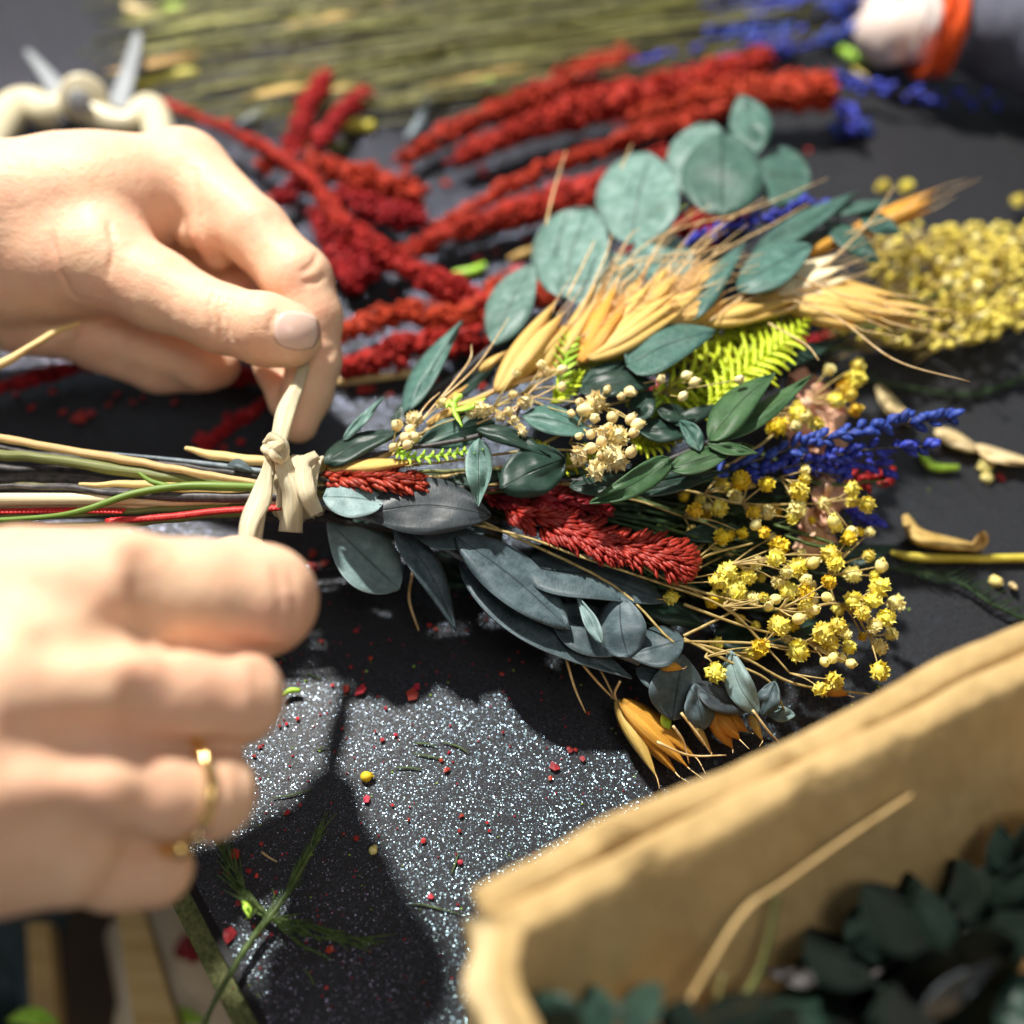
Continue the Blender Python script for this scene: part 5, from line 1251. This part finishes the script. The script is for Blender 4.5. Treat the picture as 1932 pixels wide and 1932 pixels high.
box_branch('dark branch in the box lying across the middle of the bottom edge', [(1480, 2010), (1600, 1880), (1720, 1800), (1840, 1790)],
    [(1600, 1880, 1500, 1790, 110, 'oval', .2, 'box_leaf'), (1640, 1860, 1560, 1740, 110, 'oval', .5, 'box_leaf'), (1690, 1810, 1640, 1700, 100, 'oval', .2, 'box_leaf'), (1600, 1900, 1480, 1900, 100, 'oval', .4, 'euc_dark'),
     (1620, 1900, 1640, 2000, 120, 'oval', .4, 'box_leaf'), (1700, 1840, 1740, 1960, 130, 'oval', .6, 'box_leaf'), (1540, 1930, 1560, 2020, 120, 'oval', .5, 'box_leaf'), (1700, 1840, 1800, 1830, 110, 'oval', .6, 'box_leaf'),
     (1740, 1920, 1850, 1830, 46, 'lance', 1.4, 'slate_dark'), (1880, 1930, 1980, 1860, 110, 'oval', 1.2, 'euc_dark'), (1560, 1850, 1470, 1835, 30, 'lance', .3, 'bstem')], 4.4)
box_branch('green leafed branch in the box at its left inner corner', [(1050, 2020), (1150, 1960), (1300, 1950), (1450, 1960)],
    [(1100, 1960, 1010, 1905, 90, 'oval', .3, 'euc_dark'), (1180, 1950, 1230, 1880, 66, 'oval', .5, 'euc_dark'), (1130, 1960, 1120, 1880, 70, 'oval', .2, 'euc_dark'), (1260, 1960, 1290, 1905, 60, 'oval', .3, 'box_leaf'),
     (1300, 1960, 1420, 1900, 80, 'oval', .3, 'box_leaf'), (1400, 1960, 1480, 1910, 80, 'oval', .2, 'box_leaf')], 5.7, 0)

# ---------------------------------------------------------------- things below the table edge
obj_ = tag(obj('wooden_slat', MB().prism([(p.x, p.y) for p in (P(215, 1690, -14), P(262, 1690, -14), P(352, 1990, -14), P(262, 1990, -14))], -15, -14), M['wood'], None, smooth=False), 'pale wooden slat standing below the table edge, nearest the table', 'slat')
tag(obj('wooden_slat', MB().prism([(p.x, p.y) for p in (P(50, 1740, -20), P(92, 1740, -20), P(112, 1990, -20), P(62, 1990, -20))], -21, -20), M['wood'], None, smooth=False), 'thin wooden slat at the left edge below the table', 'slat')
tag(obj('paper_roll', MB().tube([P(355, 1720, -22), P(420, 1990, -22)], [3.4, 3.4], 24), M['kraftpaper'], None), 'roll of kraft paper below the table corner', 'paper roll')
tag(obj('paper_roll', MB().tube([P(250, 1960, -24), P(520, 1930, -24)], [2.6, 2.6], 24), M['kraftpaper'], None), 'second roll of kraft paper lying across at the bottom edge', 'paper roll')
tag(obj('red_cloth', MB().surf([(330, 1800, -17), (360, 1790, -17), (400, 1800, -17)], lambda t: 55*max(.3, math.sin(math.pi*t)), .2, .3, 14, 8, 1.0, 3), M['redstem'], None, thick=.1), 'dark red scrap lying on the paper roll below the table', 'scrap')
tag(obj('metal_disc', MB().tube([P(279, 1827, -18.5), P(279, 1827, -18.2)], .35, 24), M['steel'], None), 'small shiny metal disc below the table', 'disc')
tag(obj('dark_cloth', MB().surf([(-60, 1850, -26), (20, 1830, -26), (110, 1840, -26)], lambda t: 260, .2, .2, 14, 8, 2.0, 5), M['dgreenplastic'], None, thick=.2), 'dark teal cloth bundle in the lower left corner below the table', 'cloth')
for i, (x, y, lb) in enumerate(((60, 1925, 'lime green leaf scrap at the bottom left corner below the table'), (340, 1925, 'lime green leaf scrap under the end of the near slat'))):
    tag(obj('leaf_scrap', MB().surf([(x-45, y, -16), (x, y-8, -16), (x+50, y+4, -16)], lambda t: 34*max(.2, math.sin(math.pi*t)), .2, .2, 10, 6, .5, i+3), M['lime'], None, thick=.08), lb, 'leaf')

# ---------------------------------------------------------------- debris on the table
def flake(px, py, rpx, mat, label, cat, group=None, name='petal_crumb'):
    n = R.choice((5, 6, 7)); r = rpx*pxcm(px, py, 0); c = P(px, py, .05); vs = [c+Vector((0, 0, R.uniform(.03, .3)*r+.02))]
    a0 = R.random()*6
    for k in range(n):
        a = a0+2*math.pi*k/n; q = r*R.uniform(.55, 1.25); vs.append(c+Vector((math.cos(a)*q, math.sin(a)*q, R.uniform(0, .45)*r)))
    mb = MB().add(vs, [(0, 1+k, 1+(k+1) % n) for k in range(n)])
    return tag(obj(name, mb, M[mat], None, thick=.03, smooth=False), label, cat, group)
crum = [(1050, 260, 45), (975, 255, 22), (1310, 285, 34), (1325, 245, 22), (1475, 660, 18), (1450, 612, 10), (1080, 805, 22), (680, 870, 20), (1550, 890, 14), (1680, 925, 8), (1540, 965, 10), (1690, 965, 9), (1360, 1012, 18), (1025, 1005, 18), (960, 980, 8), (1545, 1120, 14),
        (420, 1085, 34), (485, 1165, 16), (525, 1190, 12), (550, 1030, 12), (745, 835, 10), (1395, 1295, 16), (390, 1490, 38), (890, 1560, 22), (600, 1485, 12), (510, 1445, 9), (435, 1330, 18), (875, 1750, 10), (620, 1275, 9), (1155, 510, 12), (1220, 485, 10), (1120, 467, 8),
        (955, 452, 10), (730, 405, 13), (540, 545, 12), (510, 590, 10), (1170, 350, 8), (1750, 180, 14), (995, 145, 10), (905, 238, 10), (645, 120, 10), (850, 15, 10), (1205, 838, 8), (1285, 910, 8), (1760, 470, 8), (675, 430, 8), (640, 440, 9)]
special = {0: 'largest crinkled red petal crumb lying in the glitter right of the lower hand', 2: 'folded dark red petal crumb right of the largest one', 16: 'ragged red crumb beside the dill sprig tip', 22: 'red crumb with a notch near the table edge', 23: 'rounded bright red crumb below the dill sprig', 12: 'square coral red crumb near the edge of the hand shadow'}
G = 'red crumbs scattered over the table'
for i, (x, y, r) in enumerate(crum):
    lb = special.get(i, 'tiny red petal crumb on the black table')
    flake(286.8+x*.3765, 1204.6+y*.3765, r*.3765*.95, 'pinkred' if i % 3 == 0 else 'red', lb, 'petal crumb', G)
for (x, y, r) in ((1110, 1346, 4), (1075, 1414, 6), (1086, 1415, 5), (1098, 1433, 6), (1047, 1447, 10), (1038, 1469, 5), (672, 1190, 6), (700, 1242, 5), (822, 1188, 5), (810, 1180, 5), (757, 1010, 5), (590, 1045, 10), (612, 1065, 9), (590, 1070, 14), (640, 1030, 8), (560, 1060, 8), (945, 1272, 4),
                  (150, 790, 16), (170, 782, 12), (120, 778, 8), (222, 745, 9), (250, 760, 7), (270, 750, 6), (205, 765, 7), (330, 760, 8), (60, 770, 8), (100, 740, 10), (30, 745, 9), (380, 830, 18), (420, 845, 10), (455, 835, 9), (700, 735, 8), (735, 745, 7), (690, 700, 9), (1887, 902, 10), (1528, 800, 8), (1525, 285, 9)):
    flake(x, y, r, 'red', 'tiny red petal crumb on the black table', 'petal crumb', G)
for i in range(60):
    flake(R.uniform(330, 1250), R.uniform(300, 740), R.uniform(5, 13), R.choice(['red', 'redbg', 'pinkred']), 'tiny red petal crumb on the black table', 'petal crumb', G)
du = MB()
for i in range(420):
    x = R.uniform(380, 1500); y = R.uniform(1000, 1900); r = R.uniform(.8, 2.6)*pxcm(x, y, 0); p = P(x, y, .03)
    du.ball(p, r, 5, 3, (1, 1, .5), .6)
o = obj('red_dust', du, M['pinkred'], None); o['kind'] = 'stuff'; tag(o, 'fine red dust of crushed petals over the glittering table', 'dust')
du = MB()
for i in range(160):
    x = R.uniform(450, 1900); y = R.uniform(850, 1900); r = R.uniform(.8, 2.4)*pxcm(x, y, 0); p = P(x, y, .03)
    du.ball(p, r, 5, 3, (1.4, 1, .5), .6)
o = obj('green_dust', du, M['lime'], None); o['kind'] = 'stuff'; tag(o, 'fine green and yellow plant dust over the table', 'dust')
for (x, y, r, lb) in ((691, 1465, 10, 'round ochre bud lying in the glitter by the hand shadow edge'), (704, 1604, 8, 'small pale yellow bud lying in the hand shadow'), (1860, 880, 14, 'yellow double blossom beside a red crumb at the right'), (1878, 1097, 12, 'cream bud lying near the box rim'), (1862, 902, 11, 'yellow blossom just under the double one')):
    root = thing('fallen_blossom', lb, 'blossom', P(x, y, 0)); put_flower(root, x, y, .12, r, 'ochre' if 'ochre' in lb else 'paleyel', bud='bud' in lb)
for (a, mt, r, lb) in (
    ([(1735, 852), (1760, 880), (1808, 882)], 'lime', [6, 9, 6], 'curved lime green stem piece lying beneath the lavender tips'),
    ([(531, 1312), (548, 1303), (566, 1302)], 'lime', [4, 6, 4], 'short lime green piece touching the lower hand\'s middle finger'),
    ([(255, 165), (310, 148), (374, 138)], 'yelstick', [12, 13, 13], 'thick yellow stem piece beside the shears'),
    ([(900, 150), (945, 160), (990, 155)], 'lime', [11, 16, 9], 'lime green scrap above the red heads'),
    ([(1585, 92), (1620, 110), (1650, 105)], 'lime', [8, 10, 6], 'lime green scrap left of the orange cuff'),
    ([(1610, 130), (1650, 158), (1668, 170)], 'yelstick', [4, 5, 9], 'yellow flower bit on a short stem below the orange cuff'),
    ([(855, 515), (890, 512), (915, 500)], 'lime', [5, 9, 6], 'yellow green piece between the red heads'),
    ([(960, 490), (985, 480), (1010, 468)], 'tan_leaf', [6, 9, 6], 'tan scrap between red heads and round leaves'),
    ([(620, 722), (700, 713), (812, 700)], 'straw', [8, 8, 7], 'straw piece pointing right from the fingertips'),
    ([(1680, 1042), (1730, 1052), (1830, 1054), (1990, 1052)], 'yelstick', [5, 9, 8, 9], 'yellow stick running off the right edge'),
    ([(1560, 700), (1640, 718), (1780, 742), (1850, 742), (1932, 712), (2000, 690)], 'darkgreen', [4, 5, 5, 6, 6, 6], 'dark curved wiry stem running off the right edge'),
    ([(552, 260), (580, 265), (600, 255)], 'ochre', [10, 14, 9], 'ochre flower bit in the red tangle'),
    ([(640, 240), (670, 235), (705, 240)], 'yelstick', [10, 14, 11], 'yellow flower bit right of the ochre one'),
    ([(618, 270), (640, 278), (650, 270)], 'olive', [9, 11, 7], 'olive bit between the two yellow bits'),
    ([(240, 15), (270, 28), (290, 22)], 'pod', [10, 13, 9], 'pale pink blur of a petal at the top edge'),
    ([(310, 15), (330, 20), (350, 14)], 'lime', [8, 12, 9], 'green scrap at the top edge'),
    ([(720, 5), (740, 20), (745, 45)], 'tan_leaf', [8, 12, 9], 'tan scrap hanging over the olive stalks at the top'),
    ([(770, 262), (790, 235), (805, 195)], 'pstem', [7, 11, 8], 'pale blue grey leaf scrap among the olive stalks'),
    ([(455, 235), (480, 222), (500, 200)], 'pstem', [8, 12, 8], 'blue grey leaf scrap above the red stalk'),
    ([(1290, 395), (1330, 408), (1370, 392)], 'lime', [4, 7, 5], 'yellow green scrap under the round leaves')):
    tag(obj('stem_piece', MB().ptube([(x, y, .22) for x, y in a], r, 8, 14), M[mt], None), lb, 'plant scrap')
for (a, wd, mt, lb) in (
    ([(1655, 728, .3), (1685, 770, .5), (1725, 800, .3)], 30, 'pod', 'pale dry pod beyond the lavender spikes'),
    ([(1765, 812, .3), (1800, 830, .5), (1845, 850, .3)], 30, 'pod', 'pale dry pod in line with the lavender tips'),
    ([(1840, 842, .3), (1880, 860, .5), (1950, 875, .4)], 26, 'pod', 'pale dry pod running off the right edge'),
    ([(1706, 972, .4), (1740, 1015, .6), (1855, 1035, .4)], 30, 'tan_leaf', 'crumpled tan dry leaf on the yellow stick'),
    ([(1830, 1040, .3), (1852, 1020, .7), (1855, 1002, .9)], 24, 'tan_leaf', 'upturned tan flake at the end of the dry leaf'),
    ([(1905, 1100, .2), (1918, 1112, .25)], 12, 'pod', 'cream chip near the box rim')):
    m_ = MB().surf(a, lambda t: wd*max(.12, math.sin(math.pi*min(1, t*.95+.04))**.6), .5, .5, 14, 8, .25, R.random()*30)
    tag(obj('dry_pod' if mt == 'pod' else 'dry_leaf', m_, M[mt], None, thick=.04), lb, 'dried leaf')
# thin green needles
for i, a in enumerate((((1308, 575), (1380, 590), (1465, 605)), ((1315, 525), (1370, 528), (1430, 540)), ((1460, 520), (1530, 540), (1590, 575)), ((1225, 648), (1290, 648), (1350, 655)), ((1290, 1332), (1360, 1335), (1550, 1382)),
                       ((1535, 1075), (1520, 1130), (1500, 1178)), ((715, 1525), (800, 1560), (905, 1612)), ((755, 1650), (790, 1690), (815, 1740)), ((605, 800), (700, 785), (800, 755)), ((775, 175), (800, 185), (850, 205)), ((820, 555), (850, 550), (875, 545)), ((610, 70), (640, 90), (675, 115)), ((600, 1250), (615, 1290), (600, 1300)))):
    pts = [(286.8+x*.3765, 1204.6+y*.3765, .06) for x, y in a]
    tag(obj('green_needle', MB().ptube(pts, [1.2, 1.8, 1.0], 5, 10), M['dill'], None), 'thin green needle lying on the glittering table', 'needle', 'green needles on the table')
# dill sprig over the table edge
dl = thing('dill_sprig', 'green feathery dill sprig lying over the table edge below the lower hand', 'herb sprig', P(505, 1735, 0))
def dz(l, h=.25): return [(x, y, h) for x, y in l]
obj('stem', MB().ptube(dz([(612, 1560), (580, 1620), (545, 1680), (510, 1728), (470, 1780), (430, 1845), (400, 1900), (378, 1950)], .35), [2.5, 4, 5, 7, 7, 6, 5, 5], 8, 30), M['dill'], dl)
def feather(main, n, l, name='frond', spread=.35, h=.3):
    mb = MB().ptube(dz(main, h), [4, 3.4, 2.2, 1.4][:len(main)] if len(main) <= 4 else 3, 6, 20); q = catmull(dz(main, h), n)
    for i in range(n):
        a, b = q[i], q[i+1]; dx, dy = b[0]-a[0], b[1]-a[1]; k = math.hypot(dx, dy); dx /= k; dy /= k; s_ = R.choice((-1, 1)); an = s_*R.uniform(.1, spread); ll = l*R.uniform(.5, 1.1)
        ex = a[0]+(dx*math.cos(an)-dy*math.sin(an))*ll; ey = a[1]+(dx*math.sin(an)+dy*math.cos(an))*ll
        mb.ptube([a, ((a[0]+ex)/2+R.uniform(-2, 2), (a[1]+ey)/2+R.uniform(-2, 2), h+.15), (ex, ey, h+R.uniform(-.1, .2))], [1.8, 1.5, .8], 4, 6)
    return obj(name, mb, M['dill'], dl)
feather([(505, 1735), (470, 1700), (445, 1650), (418, 1590)], 22, 75)
feather([(510, 1730), (460, 1690), (430, 1640), (415, 1585)], 14, 60)
feather([(510, 1733), (560, 1740), (620, 1758), (705, 1775)], 20, 70, spread=.45)
feather([(510, 1733), (570, 1760), (640, 1775), (700, 1785)], 8, 50)
feather([(470, 1780), (530, 1700), (570, 1630), (612, 1560)], 18, 80, spread=.2)
feather([(510, 1733), (490, 1710), (478, 1720), (470, 1700)], 8, 40)
feather([(515, 1735), (535, 1755), (555, 1770), (575, 1785)], 6, 30)
tag(obj('leaf_scrap', MB().surf([(458, 1700, .5), (466, 1712, .5), (472, 1732, .4)], lambda t: 14*max(.3, math.sin(math.pi*t)), .3, .2, 8, 4, .2, 3), M['lime'], None, thick=.03), 'bright lime scrap on the dill sprig', 'leaf')
tag(obj('twig_bit', MB().ptube([(494, 1608, .12), (508, 1618, .14), (523, 1626, .1)], [2.5, 2, 1.4], 6, 8), M['straw'], None), 'short tan twig bit lying in the hand shadow', 'twig')
# dark feathery herb at the right, partly under the bouquet
dr = thing('dark_herb_sprig', 'dark green feathery herb fading off towards the right edge below the yellow stick', 'herb sprig', P(1700, 1090, 0))
mb = MB()
q = catmull([(1600, 1060, .3), (1700, 1075, .3), (1800, 1095, .3), (1870, 1140, .3), (1950, 1175, .3)], 40)
mb.ptube([q[0], q[10], q[20], q[30], q[40]], 3, 6, 24)
for i in range(40):
    for s_ in (-1, 1):
        ll = R.uniform(18, 40); mb.ptube([q[i], (q[i][0]+ll, q[i][1]+s_*ll*R.uniform(.2, .7), .35)], [1.8, .9], 4, 3)
obj('frond', mb, M['darkgreen'], dr)

print('objects', len(bpy.data.objects))
